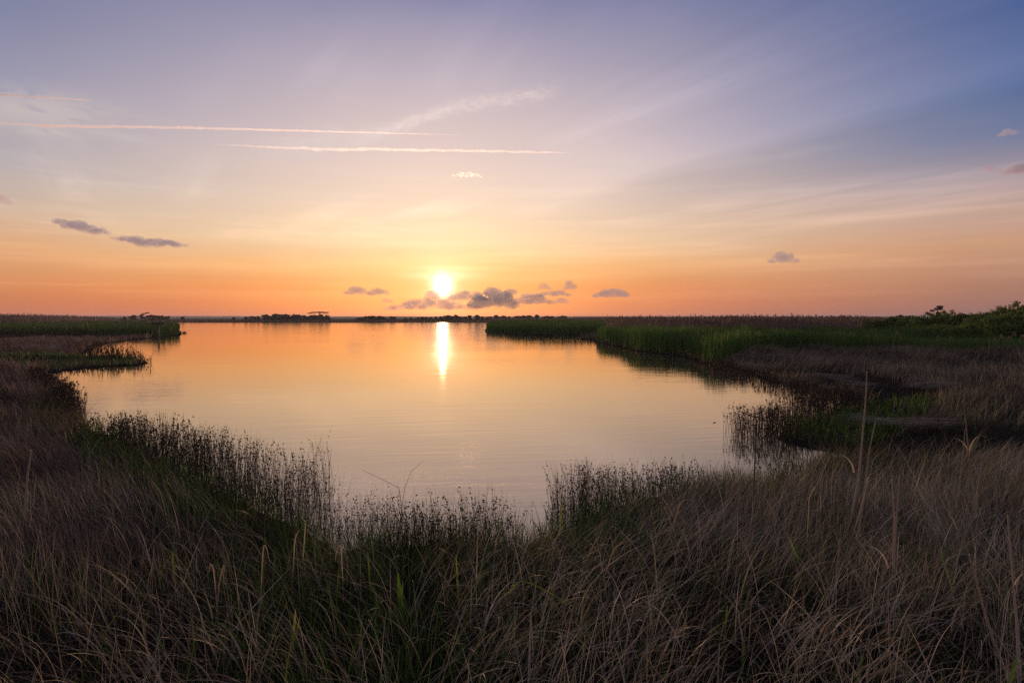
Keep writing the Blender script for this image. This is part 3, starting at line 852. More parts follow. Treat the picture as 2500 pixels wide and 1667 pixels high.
def blob_leaves(b, blobs, n, size, tints=(0, 1), shell=.55):
    vol = np.array([q[3] * q[4] * q[5] for q in blobs]) ** .67
    idx = RNG.choice(len(blobs), n, p=vol / vol.sum())
    B = np.array(blobs)[idx]
    d = RNG.normal(size=(n, 3)); d /= np.linalg.norm(d, axis=1)[:, None]
    rr = (shell + (1 - shell) * RNG.uniform(0, 1, n) ** .6)[:, None]
    P = B[:, :3] + d * B[:, 3:6] * rr * RNG.uniform(.92, 1.1, n)[:, None]
    lobe = RNG.uniform(-.22, .22, len(blobs))[idx]
    b.diamonds(P, size * RNG.uniform(.7, 1.4, n), np.clip(RNG.uniform(tints[0], tints[1], n) + lobe, 0, 1))

def far_tree(kind):
    """unit scale tree: about 6 m wide, 7 m tall"""
    t = Bld(); c = Bld(); blobs = []
    if kind == 'round':
        t.tube([(0, 0, -.3), (.1, 0, 1.5), (0, .1, 3.5)], [.28, .22, .1], .3)
        for k in range(11):
            a = RNG.uniform(0, 6.28); r = RNG.uniform(0, 2.0)
            blobs.append((math.cos(a) * r, math.sin(a) * r, RNG.uniform(.8, 5.6 - r * .6), RNG.uniform(1.1, 1.8), RNG.uniform(1.1, 1.8), RNG.uniform(.7, 1.2)))
    elif kind == 'low':
        t.tube([(0, 0, -.3), (.1, 0, 1.0), (0, .1, 2.4)], [.2, .15, .08], .3)
        for k in range(12):
            x = RNG.uniform(-2.6, 2.6)
            blobs.append((x, RNG.uniform(-1, 1), RNG.uniform(.5, 5.2 - .9 * abs(x)), RNG.uniform(1.0, 1.7), RNG.uniform(.8, 1.3), RNG.uniform(.6, 1.2)))
    elif kind == 'umbrella':
        t.tube([(-.6, 0, -.3), (-.4, 0, 3), (.3, 0, 5.4)], [.22, .18, .1], .3)
        t.tube([(-.4, 0, 2.6), (.9, .2, 4.4), (1.9, .2, 5.6)], [.12, .1, .06], .3)
        t.tube([(-.4, 0, 2.8), (-1.2, -.2, 4.2), (-1.9, 0, 5.3)], [.12, .1, .05], .3)
        for x in np.linspace(-2.4, 2.4, 9): blobs.append((x, 0, 2.6 + .9 * math.sin(x * 3), .8, .8, 1.5))
        for x, z, w in ((-2.3, 5.6, .8), (-1.2, 6.1, 1.2), (.1, 6.3, 1.1), (1.4, 6.1, 1.0), (2.4, 6.0, .9), (.6, 5.9, .8)):
            blobs.append((x, RNG.uniform(-.4, .4), z, w, .9, .42))
    elif kind == 'wind':
        t.tube([(-1.2, 0, -.3), (-.9, 0, 2.4), (.4, 0, 5.0)], [.25, .2, .08], .3)
        t.tube([(-.9, 0, 2.6), (.8, .1, 4.0), (2.4, .1, 4.4)], [.12, .09, .04], .3)
        for x, z, w, h in ((-1.4, 4.3, .9, .8), (-.8, 5.0, .9, .6), (.2, 5.8, 1.1, .45), (1.5, 6.5, 1.1, .35), (2.6, 6.6, .6, .3), (2.3, 4.4, .9, .25), (-.8, 3.0, 1.0, .9), (.4, 2.4, .9, .8)):
            blobs.append((x, 0, z, w, .8, h))
    elif kind == 'pine':
        t.tube([(0, 0, -.3), (.15, 0, 2.5), (.3, .1, 6.2)], [.3, .22, .08], .3)
        for x, z in ((-2.4, 3.4), (2.6, 3.3), (-1.3, 4.6), (1.6, 5.2)):
            t.tube([(.1, 0, z - 1.4), (x * .55, .1, z - .5), (x, .1, z)], [.13, .09, .04], .3)
        for x, z, w, h in ((-2.6, 3.6, .75, .5), (-1.9, 3.0, .8, .5), (-1.2, 4.7, .7, .5), (-.5, 5.5, .75, .5), (.5, 6.5, .9, .5), (1.5, 6.6, .7, .42), (1.2, 5.6, .8, .5),
                           (2.3, 3.9, .8, .45), (2.8, 3.2, .7, .4), (.8, 3.6, 1.0, .6), (0, 2.6, 1.2, .6), (-.9, 2.1, 1.2, .6), (1.8, 2.5, 1.0, .5)):
            blobs.append((x, RNG.uniform(-.6, .6), z, w, .8, h))
    if kind == 'pine': blobs = [(x, y, 4.4 + (z - 2) * .60, a * .9, b_, h * .75) for x, y, z, a, b_, h in blobs]
    n = {'round': 900, 'low': 900, 'umbrella': 700, 'wind': 320, 'pine': 1300}[kind]
    sz = {'round': .62, 'low': .6, 'umbrella': .45, 'wind': .42, 'pine': .22}[kind]
    blob_leaves(c, blobs, n, sz, shell=.25)
    return t.mesh('trunk'), c.mesh('crown')

TREE_ME = {}
for k in ('round', 'low', 'umbrella', 'wind', 'pine'):
    for q in range({'round': 3, 'low': 3}.get(k, 1)):
        tm, cm = far_tree(k); tm.materials.append(M_BARK); cm.materials.append(M_FAR)
        TREE_ME[(k, q)] = (tm, cm)

def put_tree(kind, u, vtop, wpx, dist, label, group, name='far_tree'):
    q = random.randrange({'round': 3, 'low': 3}.get(kind, 1))
    tm, cm = TREE_ME[(kind, q)]
    x = (u - 1250) / F_PX * dist
    H = D(u, vtop, dist)[2]
    root = empty(name, (x, dist, 0.05))
    root.rotation_euler.z = 0 if kind in ('umbrella', 'wind', 'pine') else random.uniform(0, 6.28)
    wref = {'round': 5.6, 'low': 6.6, 'umbrella': 6.4, 'wind': 5.6, 'pine': 6.4}[kind]
    href = {'round': 6.4, 'low': 5.6, 'umbrella': 6.7, 'wind': 6.9, 'pine': 7.1}[kind]
    w = wpx / F_PX * dist / wref
    root.scale = (w, w, H / href)
    obj('trunk', tm, None, root); obj('crown', cm, None, root)
    tag(root, label, 'tree', group)
    return root

def cluster(items, desc, group, dist=520):
    for i, it in enumerate(items):
        u, v, w = it[:3]; kind = it[3] if len(it) > 3 else random.choice(['round', 'low'])
        lab = it[4] if len(it) > 4 else ORD[i] + ' tree from left in the ' + desc
        put_tree(kind, u, v - .6, w * 1.35, dist + random.uniform(-14, 14), lab, group)
cluster([(302, 771, 10), (326, 769, 16), (351, 763.5, 19, 'wind', 'wind swept tree with a flat crown leaning right on the far left shore'), (372, 768, 20), (388, 770, 14), (397, 769, 9), (407, 772, 10), (412, 771, 6), (446, 772, 10)],
        'scattered row behind the nest platform', 'trees of the far treeline behind the nest platform')
cluster([(572, 774, 8), (601, 771.5, 7), (614, 771, 12), (622, 771, 6), (631, 769.5, 11), (649, 767, 18)], 'short row left of the far wood', 'small trees left of the far wood')
cluster([(664, 766.5, 17), (676, 765, 18), (688, 764, 18), (700, 765.5, 18), (713, 764.5, 18), (726, 765.5, 17), (738, 767.5, 16), (748, 769.5, 12), (757, 768, 15)], 'dense wood left of the umbrella pine', 'trees of the far wood')
cluster([(779, 761.5, 40, 'umbrella', 'umbrella shaped pine with flat crown standing above the far wood'), (772, 769, 18), (786, 770.5, 16), (797, 768, 16)], 'end of the wood under the umbrella pine', 'trees at the right end of the far wood')
cluster([(876, 774, 14), (888, 770, 16), (899, 769.5, 17), (911, 770.5, 15), (926, 771, 17), (938, 770.5, 15), (958, 771.5, 18), (992, 774, 12), (1003, 774.5, 10)], 'far tree row left of the sun reflection', 'trees left of the sun reflection')
cluster([(1018, 773.5, 9), (1030, 773, 10), (1041, 772.5, 9), (1053, 772, 10), (1064, 771, 10), (1080, 770, 14), (1092, 768.5, 20), (1103, 771, 12), (1114, 766.5, 11), (1124, 770.5, 12), (1147, 767.5, 13)],
        'far tree row straight under the sun', 'trees under the sun')
cluster([(1137, 772, 10), (1166, 768.5, 14), (1178, 771, 9), (1194, 771, 15), (1213, 766.8, 19), (1230, 769, 13), (1243, 770, 10), (1262, 770.5, 18), (1277, 769.3, 18), (1292, 769.5, 18), (1310, 767.5, 9), (1333, 769.8, 18), (1348, 770, 16), (1373, 770.5, 20)],
        'far tree row just right of the sun', 'trees right of the sun')
cluster([(1764, 772, 16), (1777, 769.5, 22), (1793, 771, 22), (1810, 772.5, 20)], 'low rise of trees beyond the brown reeds', 'trees beyond the brown reeds', 480)
cluster([(2058, 770.5, 14), (2092, 772.5, 11), (2115, 773, 14), (2140, 772.5, 13), (2175, 771.5, 14), (2198, 768, 14), (2214, 771, 12), (2241, 770.5, 17)], 'distant row left of the dark pine on the right', 'distant trees left of the dark pine', 380)
put_tree('pine', 2286, 750, 48, 150, 'dark pine with open ragged crown standing above the shrubs on the right', None, 'pine_tree')
cluster([(2363, 765, 14), (2386, 764, 24), (2408, 760, 20)], 'dark group between the pine and the tall shrubs', 'dark trees behind the shrubs', 170)

# ------------------------------------------------------------------ shrubs on the right
def shrub_mesh(seed):
    b = Bld(); s = Bld(); blobs = []
    for k in range(24):
        x = RNG.uniform(-1, 1); y = RNG.uniform(-.8, .8)
        top = 1.0 - .42 * (x * x + y * y)
        z = RNG.uniform(.12, max(.2, top)) if k % 2 else top - .12
        blobs.append((x, y, z, RNG.uniform(.22, .40), RNG.uniform(.22, .4), RNG.uniform(.10, .20)))
    n = 6500
    blob_leaves(b, blobs, n, .040, (.1, .8), shell=.3)
    # loose sprigs sticking out
    for k in range(70):
        a = RNG.uniform(0, 6.28); r = RNG.uniform(.2, 1.15); h = 1.02 - .40 * r * r
        p0 = np.array([math.cos(a) * r, math.sin(a) * r * .8, h - .05])
        m = 12; t = RNG.uniform(0, 1, m)[:, None]
        b.diamonds(p0 + t * np.array([RNG.normal(0, .06), RNG.normal(0, .06), .13]) + RNG.normal(0, .012, (m, 3)), .032, RNG.uniform(.4, 1, m), 1.7)
    for k in range(6):
        a = RNG.uniform(0, 6.28)
        s.tube([(0, 0, -.03), (math.cos(a) * .25, math.sin(a) * .25, .4), (math.cos(a) * .6, math.sin(a) * .5, .8)], [.022, .016, .008], .3, 5)
    f = b.mesh('foliage'); f.materials.append(M_LEAF)
    st = s.mesh('stem'); st.materials.append(M_BARK)
    return f, st
SHRUB = [shrub_mesh(k) for k in range(4)]
SHR = [(2500, 846, 768, 150, 'large rounded green shrub at the right edge of the marsh'),
       (2432, 842, 778, 110, 'yellow green shrub in front of the tall shrubs at the right'),
       (2560, 834, 738, 130, 'tallest shrub at the right edge, rising above the skyline'),
       (2496, 832, 747, 100, 'tall dark shrub second from the right edge on the skyline'),
       (2446, 832, 757, 80, 'shrub on the sloping skyline between the tall shrubs and the dark trees'),
       (2400, 834, 771, 80, 'middle sized shrub below the dark trees on the right'),
       (2352, 830, 770, 80, 'shrub beside the pale distant roof on the right'),
       (2312, 827, 765, 62, 'bushy shrub just right of the dark pine'),
       (2268, 827, 773, 76, 'shrub directly below the dark pine'),
       (2222, 824, 776, 62, 'shrub just left of the dark pine'),
       (2180, 822, 777, 58, 'second shrub to the left of the dark pine'),
       (2138, 821, 779, 56, 'third shrub to the left of the dark pine'),
       (2096, 820, 781, 52, 'fourth shrub to the left of the dark pine'),
       (2052, 817, 783, 46, 'leftmost shrub of the row, half sunk in the reeds'),
       (2360, 848, 796, 80, 'low shrub in front of the row, next to the pale plumes'),
       (2290, 840, 797, 70, 'low shrub among the green reeds below the pine')]
for i, (u, vb, vt, w, lab) in enumerate(SHR):
    f, st = SHRUB[i % 4]
    x, y = G(u, vb); top = D(u, vt, y)[2]
    r = empty('shrub', (x, y, 0)); r.rotation_euler.z = random.uniform(0, 6.28)
    wd = w / F_PX * y / 2.1
    r.scale = (wd * 1.2, wd * 1.2, top / .97 * 1.03)
    obj('foliage', f, None, r); obj('stem', st, None, r)
    tag(r, lab, 'shrub', 'shrubs on the right side of the marsh')

# ------------------------------------------------------------------ nest platform
M_POST = simple_mat('weathered_wood', (.13, .12, .12), .85)
M_POSTD = simple_mat('dark_wood', (.07, .055, .05), .85)
px0, py0 = G(387.5, 823.5)
pf = empty('nest_platform', (px0, py0, 0))
k = py0 / F_PX
b = Bld(); b.box((0, 0, 34 * k / 2 - .3), (.11, .11, 34 * k / 2 + .3), .6); b.build('post', M_POST, pf)
for s in (-1, 1):
    b = Bld(); b.tube([(0, -.13, 26 * k), (s * .62, -.13, 33.2 * k)], [.05, .05], .5); b.build('brace', M_POST, pf)
b = Bld()
for j in range(-3, 4): b.box((j * .30, 0, 34.4 * k), (.13, .75, .08), .5)
for s in (-1, 1): b.box((0, s * .5, 34.4 * k - .13), (1.05, .05, .05), .5)
b.build('platform', M_POSTD, pf)
b = Bld(); b.tube([(-1.2, .2, 33.9 * k + .12), (1.75, .2, 35.6 * k)], [.08, .06], .5); b.build('perch', M_POSTD, pf)
b = Bld()
q = RNG.uniform(-1, 1, (160, 3)) * np.array([.5, .5, .09]) + np.array([-.1, 0, 34.4 * k + .14])
b.blades(q, RNG.uniform(.25, .5, 160), RNG.uniform(0, 6.28, 160), RNG.uniform(1.2, 1.7, 160), RNG.uniform(1.2, 1.7, 160), .03, 2, .3)
b.build('stick_nest', M_DEAD, pf)
tag(pf, 'weathered wooden nesting platform on a post standing in the water off the left point', 'nest platform')

# small tuft standing in the water right of the left point
gx, gy = G(450, 813.5)
b = Bld(); P = np.column_stack([RNG.normal(0, .28, 90), RNG.normal(0, .2, 90), np.full(90, -.05)])
b.blades(P, RNG.uniform(.35, .75, 90), RNG.uniform(0, 6.28, 90), .1, RNG.uniform(.3, 1.2, 90), .06, 3, RNG.uniform(0, .6, 90))
o = b.build('grass_tuft', M_RUSH); o.location = (gx, gy, 0)
tag(o, 'small dark tuft standing alone in the water right of the left point', 'grass tuft')
# bit of drifting stick
b = Bld(); sx_, sy_ = G(1745, 1032)
b.tube([(-.10, 0, -.02), (0, .02, .01), (.10, .05, -.02)], [.018, .02, .012], .3); o = b.build('driftwood', M_BARK); o.location = (sx_, sy_, 0)
tag(o, 'tiny dark stick poking out of the water left of the rush clump in the cove', 'stick')
b = Bld(); ux, uy = G(433, 784.6); b.tube([(0, 0, -.2), (0, 0, 5.3)], [.22, .16], .3); o = b.build('post', M_BARK); o.location = (ux, uy, 0)
tag(o, 'thin upright post on the far shore right of the nest platform', 'post')

# house far behind the shrubs: only its pale roof shows
M_WALL = simple_mat('pale_siding', (.42, .44, .47), .7); M_ROOF = simple_mat('grey_roof', (.34, .37, .43), .6)
hx, hy = (2341 - 1250) / F_PX * 330, 330
hs = empty('house', (hx, hy, 0))
b = Bld(); b.box((0, 0, 1.9), (2.2, 3.0, 1.9)); b.build('wall', M_WALL, hs)
V = np.array([(-2.5, -3.3, 3.8), (2.5, -3.3, 3.8), (2.5, 3.3, 3.8), (-2.5, 3.3, 3.8), (-1.2, 0, 5.4), (1.2, 0, 5.4)])
bm = bmesh.new(); vs = [bm.verts.new(p) for p in V]
for f in ((0, 1, 5, 4), (1, 2, 5), (2, 3, 4, 5), (3, 0, 4), (3, 2, 1, 0)): bm.faces.new([vs[q] for q in f])
me = bpy.data.meshes.new('roof'); bm.to_mesh(me); bm.free(); obj('roof', me, M_ROOF, hs)
for xx in (-1.0, 1.0):
    b = Bld(); b.box((xx, -3.02, 2.0), (.45, .03, .6)); w = b.build('window', simple_mat('window_glass', (.05, .06, .08), .15), hs)
tag(hs, 'distant house whose pale grey roof shows between the pine and the shrubs', 'house')

# ------------------------------------------------------------------ hills on the horizon
def hills():
    D0 = 3200.0
    xs = np.linspace(-3600, 3600, 260)
    u = 1250 + xs / D0 * F_PX
    h = 4 + D0 / F_PX * (1.2 + 2.0 * fbm(xs * .0011, xs * 0 + 3, 5, 4) + .9 * (vnoise(xs * .012, xs * 0, 8) - .5))
    rows = [(-60, 0), (0, .8), (60, 1.0), (260, .9), (520, 0)]
    V = np.concatenate([np.column_stack([xs * (1 + dy / D0), np.full(len(xs), D0 + dy), h * k - (1 if k == 0 else 0)]) for dy, k in rows])
    i = np.arange(len(V)).reshape(len(rows), -1)
    F = np.stack([i[:-1, :-1], i[:-1, 1:], i[1:, 1:], i[1:, :-1]], -1).reshape(-1, 4)
    tag(obj('hills', np_mesh('hills', V, F), simple_mat('far_woods', (.045, .055, .05), 1.0)), kind='structure')
hills()

# ------------------------------------------------------------------ single plants of the foreground
def seg_plant(kind, pts, depth, wpx, tint, name, label, cat, group, mat, leaves=(), plume=0):
    """pts: tip ... lowest visible point in the photograph; the stem is carried on down to the ground"""
    W = [np.array(D(u, v, depth)) for u, v in pts]
    d = W[-1] - W[-2]; d /= np.linalg.norm(d)
    if d[2] > -.25: d = np.array([d[0], d[1], -.25 - abs(d[2])]); d /= np.linalg.norm(d)
    gz = float(ground_z(np.array([[W[-1][0], W[-1][1]]]))[0])
    gz = max(gz, -.4) - .02
    if W[-1][2] > gz: W.append(W[-1] + d * (W[-1][2] - gz) / -d[2])
    base = W[-1].copy()
    W = [w - base for w in W][::-1]
    w = wpx / F_PX * depth
    root = empty(name, base)
    b = Bld()
    if kind == 'stalk':
        path = []; m = 10
        for i in range(len(W) - 1):
            for j in range(m): path.append(W[i] + (W[i + 1] - W[i]) * j / m)
        path.append(W[-1]); n = len(path)
        rad = [w * .5 * (1 - .62 * i / n) * (1.22 if i % 5 == 0 else 1) for i in range(n)]
        b.tube(path, rad, tint, 6)
        b.build('stem', mat, root)
        # a long dry sheath wrapped round part of the stem
        b = Bld(); a = int(n * .25); c = int(n * .62)
        b.tube(path[a:c], [w * .60 * (1 - .45 * i / (c - a)) for i in range(c - a)], min(1, tint + .15), 5); b.build('leaf_sheath', mat, root)
    else:
        # flat blade, bent along its points
        ctrl = W; path = []
        m = 7
        for i in range(len(ctrl) - 1):
            p0 = ctrl[max(i - 1, 0)]; p1 = ctrl[i]; p2 = ctrl[i + 1]; p3 = ctrl[min(i + 2, len(ctrl) - 1)]
            for j in range(m):
                t = j / m
                path.append(.5 * ((2 * p1) + (-p0 + p2) * t + (2 * p0 - 5 * p1 + 4 * p2 - p3) * t * t + (-p0 + 3 * p1 - 3 * p2 + p3) * t ** 3))
        path.append(ctrl[-1]); path = np.array(path); n = len(path)
        tt = np.linspace(0, 1, n); ww = w * .5 * np.clip((1 - tt ** 3) * (.75 + .5 * tt), .05, None)
        ang = random.uniform(-.5, .5)
        tw = ang + tt * random.uniform(-.8, .8)
        sd = np.stack([np.cos(tw), np.sin(tw), np.zeros(n)], 1) * ww[:, None]
        mid = path + np.array([0, -1, 0]) * (ww * .25)[:, None]
        V = np.stack([path - sd, mid, path + sd], 1).reshape(-1, 3)
        i = np.arange(n * 3).reshape(n, 3)
        F = np.concatenate([np.stack([i[:-1, q], i[:-1, q + 1], i[1:, q + 1], i[1:, q]], -1).reshape(-1, 4) for q in (0, 1)])
        b.add(V, F, np.full(len(V), tint)); b.build('blade', mat, root, smooth=True)
    for (t, L, a, s) in leaves:
        q = W[0] + (W[-1] - W[0]) * t
        b = Bld(); b.blades(np.array([q]), L, a,   .15, 1.9 + .4 * s, w * .8, 9, min(1, tint + .1 * s), side=np.array([.3])); b.build('leaf', mat, root, smooth=True)
    tag(root, label, cat, group)
    return root
ST = 'tall dry reed stalks in the foreground'
S_ = lambda pts, d, w, t, lab, lv=(): seg_plant('stalk', pts, d, w * (1.35 if 3 <= w < 6 else 1), min(1, t + .3) if t > .2 else t, 'reed_stalk', lab, 'reed stalk', ST, M_TAN, lv)
S_([(2117, 906), (2112, 996), (2095, 1180), (2062, 1330)], 9.6, 4.6, .4, 'tallest thick pale reed stalk, rising past the cove on the right', ((.42, .5, -1.2, 0),))
S_([(2138, 1028), (2122, 1100), (2110, 1200), (2094, 1310)], 9.2, 6, .35, 'dry reed stalk just right of the tallest pale stalk', ((.5, .4, 1.2, 0),))
S_([(1845, 1068), (1841, 1180), (1836, 1260)], 10.5, 4.5, .15, 'dark thin reed stalk in front of the water on the right', ())
S_([(2357, 1020), (2366, 1120), (2378, 1200), (2384, 1290)], 9.5, 5, .3, 'slender reed stalk with drooping leaves near the right edge', ((.72, .55, 1.3, 1), (.7, .5, -1.3, 0)))
S_([(2356, 1048), (2351, 1110), (2344, 1170)], 9.9, 3, .3, 'thin short reed stalk left of the slender one with drooping leaves', ())
S_([(2177, 1168), (2183, 1260), (2180, 1400), (2172, 1440)], 7.4, 5.5, .5, 'left one of two reed stalks standing close together at lower right', ((.3, .5, -1.0, 1),))
S_([(2196, 1162), (2188, 1270), (2182, 1400), (2178, 1440)], 7.45, 5.5, .4, 'right one of two reed stalks standing close together at lower right', ())
S_([(2460, 1258), (2472, 1400), (2484, 1540), (2488, 1660)], 5.3, 9, .5, 'thick broken reed stalk at the bottom right edge', ((.62, .35, 1.4, 1),))
S_([(2366, 1353), (2398, 1470), (2424, 1560), (2446, 1620)], 5.7, 9, .4, 'thick reed stalk leaning left at the bottom right', ())
S_([(2127, 1306), (2114, 1400), (2107, 1462)], 7.2, 3.6, .4, 'thin bent reed stalk right of the bottom centre', ())
S_([(2053, 1280), (2046, 1360), (2036, 1443)], 7.3, 3.2, .35, 'thin straight reed stalk left of the thick leaning ones', ())
S_([(76, 1098), (66, 1170), (62, 1250)], 10.0, 5.5, .35, 'dry reed stalk standing in the grass at the far left', ())
S_([(885, 1147), (930, 1168), (974, 1191), (990, 1300)], 9.4, 1.8, .6, 'bent reed stalk with a sunlit tip over the water in the middle', ())
S_([(1034, 1125), (1004, 1150), (988, 1190), (978, 1260)], 9.6, 1.3, .05, 'dark reed stalk with drooping head over the water in the middle', ())
S_([(1926, 1600), (1915, 1660)], 5.3, 4, .5, 'short upright dry stalk at the bottom right of the middle', ())
S_([(1302, 1600), (1296, 1500), (1292, 1640)], 5.4, 5, .5, 'pale broken stalk at the bottom middle', ())
GB = 'broad green blades in the foreground'
B_ = lambda pts, d, w, t, lab: seg_plant('blade', pts, d, w, t, 'green_blade', lab, 'grass blade', GB, M_GRN)
B_([(898, 1345), (901, 1390), (904, 1432)], 7.3, 7, .75, 'upright green blade left of the middle, above the paired blades')
B_([(971, 1394), (975, 1440), (980, 1500)], 6.7, 15, .62, 'broad green blade left of the middle, widest of the foreground')
B_([(984, 1420), (978, 1470), (972, 1520)], 6.6, 8, .7, 'narrow green blade beside the widest green blade')
B_([(1113, 1352), (1117, 1420), (1121, 1515)], 7.0, 7, .95, 'tall yellow green blade just left of the middle')
B_([(1182, 1361), (1165, 1420), (1150, 1485)], 7.0, 9, .55, 'green blade curving right beside the tall yellow one')
B_([(1373, 1211), (1370, 1255), (1366, 1300)], 9.0, 6, 1.0, 'bright yellow green blade at the water edge right of the middle')
B_([(1117, 1542), (1124, 1570), (1130, 1600)], 5.8, 15, .35, 'short broad blue green blade at the bottom middle')
B_([(1264, 1478), (1256, 1530), (1246, 1575)], 6.1, 7, .8, 'green blade leaning right at the bottom middle')
B_([(722, 1485), (716, 1550), (706, 1620)], 6.0, 11, .95, 'bright green spear shaped blade at the bottom left of the middle')
B_([(733, 1500), (722, 1560), (712, 1620)], 6.05, 8, .7, 'second green blade behind the bright spear shaped one')
B_([(828, 1375), (825, 1420), (822, 1462)], 7.2, 5, .85, 'thin green blade between the dry clumps left of the middle')
B_([(421, 1343), (423, 1380), (428, 1430)], 7.6, 8, .7, 'green blade with folded tip on the left')
B_([(1776, 1475), (1770, 1540), (1762, 1610)], 6.1, 8, .85, 'green blade standing at the lower right of the middle')
B_([(1813, 1558), (1814, 1600), (1812, 1640)], 5.7, 8, .7, 'short green blade right of another at the bottom right of the middle')
B_([(2295, 1337), (2303, 1370), (2316, 1406)], 7.4, 6, .8, 'green blade leaning left near the right edge')
B_([(2106, 1597), (2097, 1630), (2086, 1680)], 5.3, 11, .55, 'broad green blade cut by the bottom of the picture at the right')
B_([(1925, 1306), (1936, 1335), (1946, 1362)], 7.8, 6, .85, 'arching green blade in the brown grass on the right')
B_([(2483, 1600), (2470, 1650), (2455, 1700)], 4.9, 16, .5, 'broad green blade in the bottom right corner')
B_([(1040, 1560), (1075, 1557), (1100, 1580)], 5.9, 7, .7, 'green blade bent over at the bottom left of the middle')
B_([(500, 1530), (540, 1520), (580, 1560)], 6.0, 9, .35, 'blue green blade arching right at the bottom left')
B_([(1160, 1464), (1240, 1445), (1300, 1425)], 6.6, 6, .75, 'long green blade lying across the foreground in the middle')
DC = 'curled dry leaf clumps in the foreground'
C_ = lambda pts, d, w, t, lab: seg_plant('blade', pts, d, w * .5, t * .7, 'dry_leaf', lab, 'dry leaf', DC, M_TAN)
C_([(510, 1400), (514, 1376), (522, 1395), (528, 1460)], 6.9, 8, .75, 'hooked dry leaf on the left, left one of the pair')
C_([(545, 1430), (547, 1378), (536, 1420), (532, 1460)], 6.85, 7, .6, 'hooked dry leaf on the left, right one of the pair')
C_([(660, 1380), (650, 1335), (643, 1340), (638, 1430)], 7.2, 8, .7, 'hooked dry leaf left of the middle with a hanging tip')
C_([(765, 1303), (742, 1293), (722, 1310), (716, 1390)], 7.7, 7, .8, 'pale dry leaf arching over at the water edge left of the middle')
C_([(735, 1262), (746, 1275), (745, 1290)], 8.0, 6, .95, 'short bright dry leaf tip above the arching pale leaf')
C_([(492, 1521), (510, 1556), (520, 1590), (530, 1628)], 6.0, 9, .95, 'broken pale dry leaf slanting down at the bottom left')
C_([(818, 1370), (822, 1345), (832, 1332), (836, 1400)], 7.4, 9, .85, 'pale curled dry leaf beside the thin green blade')
C_([(1575, 1330), (1535, 1318), (1500, 1340), (1478, 1400)], 7.3, 6, .6, 'dry leaf arching left in the brown tangle right of the middle')
C_([(2013, 1191), (1990, 1187), (1976, 1215), (1974, 1250)], 8.6, 6, .75, 'dry leaf arching over left of the tallest stalk')
C_([(2165, 1170), (2140, 1165), (2118, 1180), (2108, 1215)], 8.8, 6, .6, 'dry leaf arching right of the tallest stalk')
C_([(1700, 1225), (1680, 1218), (1660, 1230), (1650, 1260)], 8.8, 6, .5, 'dry leaf arching over in the brown grass near the water on the right')
C_([(2120, 1530), (2060, 1500), (2010, 1530), (1985, 1610)], 5.7, 8, .7, 'long pale dry leaf arching at the bottom right')
C_([(1450, 1640), (1500, 1610), (1560, 1590), (1620, 1660)], 5.0, 7, .6, 'long dry leaf arching at the bottom right of the middle')
C_([(250, 1400), (290, 1398), (310, 1420), (270, 1470)], 6.9, 5, .8, 'thin dry leaf hooked left on the left side')
# a few plumed reeds before the shrubs
PL = 'plumed reeds in front of the shrubs'
for i, (u, vt, vb, lab) in enumerate(((2428, 826, 846, 'leftmost pale plumed reed in front of the large shrub'), (2444, 818, 848, 'second pale plumed reed before the large shrub, bent right'), (2454, 826, 850, 'third pale plumed reed before the large shrub'),
                           (2463, 822, 850, 'fourth pale plumed reed before the large shrub'), (2474, 812, 852, 'tallest pale plumed reed near the right edge'), (2494, 818, 852, 'pale plumed reed right at the edge of the picture'),
                           (2290, 822, 848, 'plumed reed below the dark pine'), (2322, 824, 850, 'plumed reed right of the one below the pine'), (2189, 812, 840, 'plumed reed standing left of the dark pine'))):
    d = 62.0; W = np.array(D(u, vt, d)); base = np.array([W[0] - .5, d, 0.0])
    root = empty('plumed_reed', base); q = W - base
    b = Bld(); b.tube([(0, 0, 0), q * .5 - np.array([.12, 0, 0]), q], [.035, .03, .02], .5, 5); b.build('stem', M_TAN, root)
    b = Bld(); m = 60; t = RNG.uniform(0, 1, m)[:, None]
    P = q + np.array([.22, 0, -.28]) * t + RNG.normal(0, .03, (m, 3)); b.diamonds(P, .09, RNG.uniform(.2, .8, m), 2.4); b.build('plume', M_TAN, root)
    tag(root, lab, 'reed', PL)
# ------------------------------------------------------------------ clouds and condensation trails (real volumes far away)
def vol_mat(name, dens, col, g, absorb=None):
    m, n = new_mat(name)
    v = n.node('ShaderNodeVolumeScatter'); v.inputs['Color'].default_value = col + (1,)
    v.inputs['Density'].default_value = dens; v.inputs['Anisotropy'].default_value = g
    o = n.node('ShaderNodeOutputMaterial')
    if absorb:
        a = n.node('ShaderNodeVolumeAbsorption'); a.inputs['Color'].default_value = absorb[1] + (1,); a.inputs['Density'].default_value = absorb[0]
        s = n.node('ShaderNodeAddShader'); n.links.new(v.outputs[0], s.inputs[0]); n.links.new(a.outputs[0], s.inputs[1])
        n.links.new(s.outputs[0], o.inputs['Volume'])
    else:
        n.links.new(v.outputs[0], o.inputs['Volume'])
    return m
CD = 14000.0
M_CLOUD = vol_mat('cloud_vapour', .0042, (.92, .84, .82), .1)
M_THIN = vol_mat('thin_cloud_vapour', .0022, (.95, .92, .92), .2)
M_PALE = vol_mat('pale_cloud_vapour', .004, (1, 1, 1), .75)
M_TRAIL = vol_mat('ice_vapour', .006, (1, 1, 1), .74)
M_SHARP = vol_mat('fresh_ice_vapour', .022, (1, 1, 1), .74)
M_TRAIL2 = vol_mat('spread_ice_vapour', .0026, (1, 1, 1), .74)

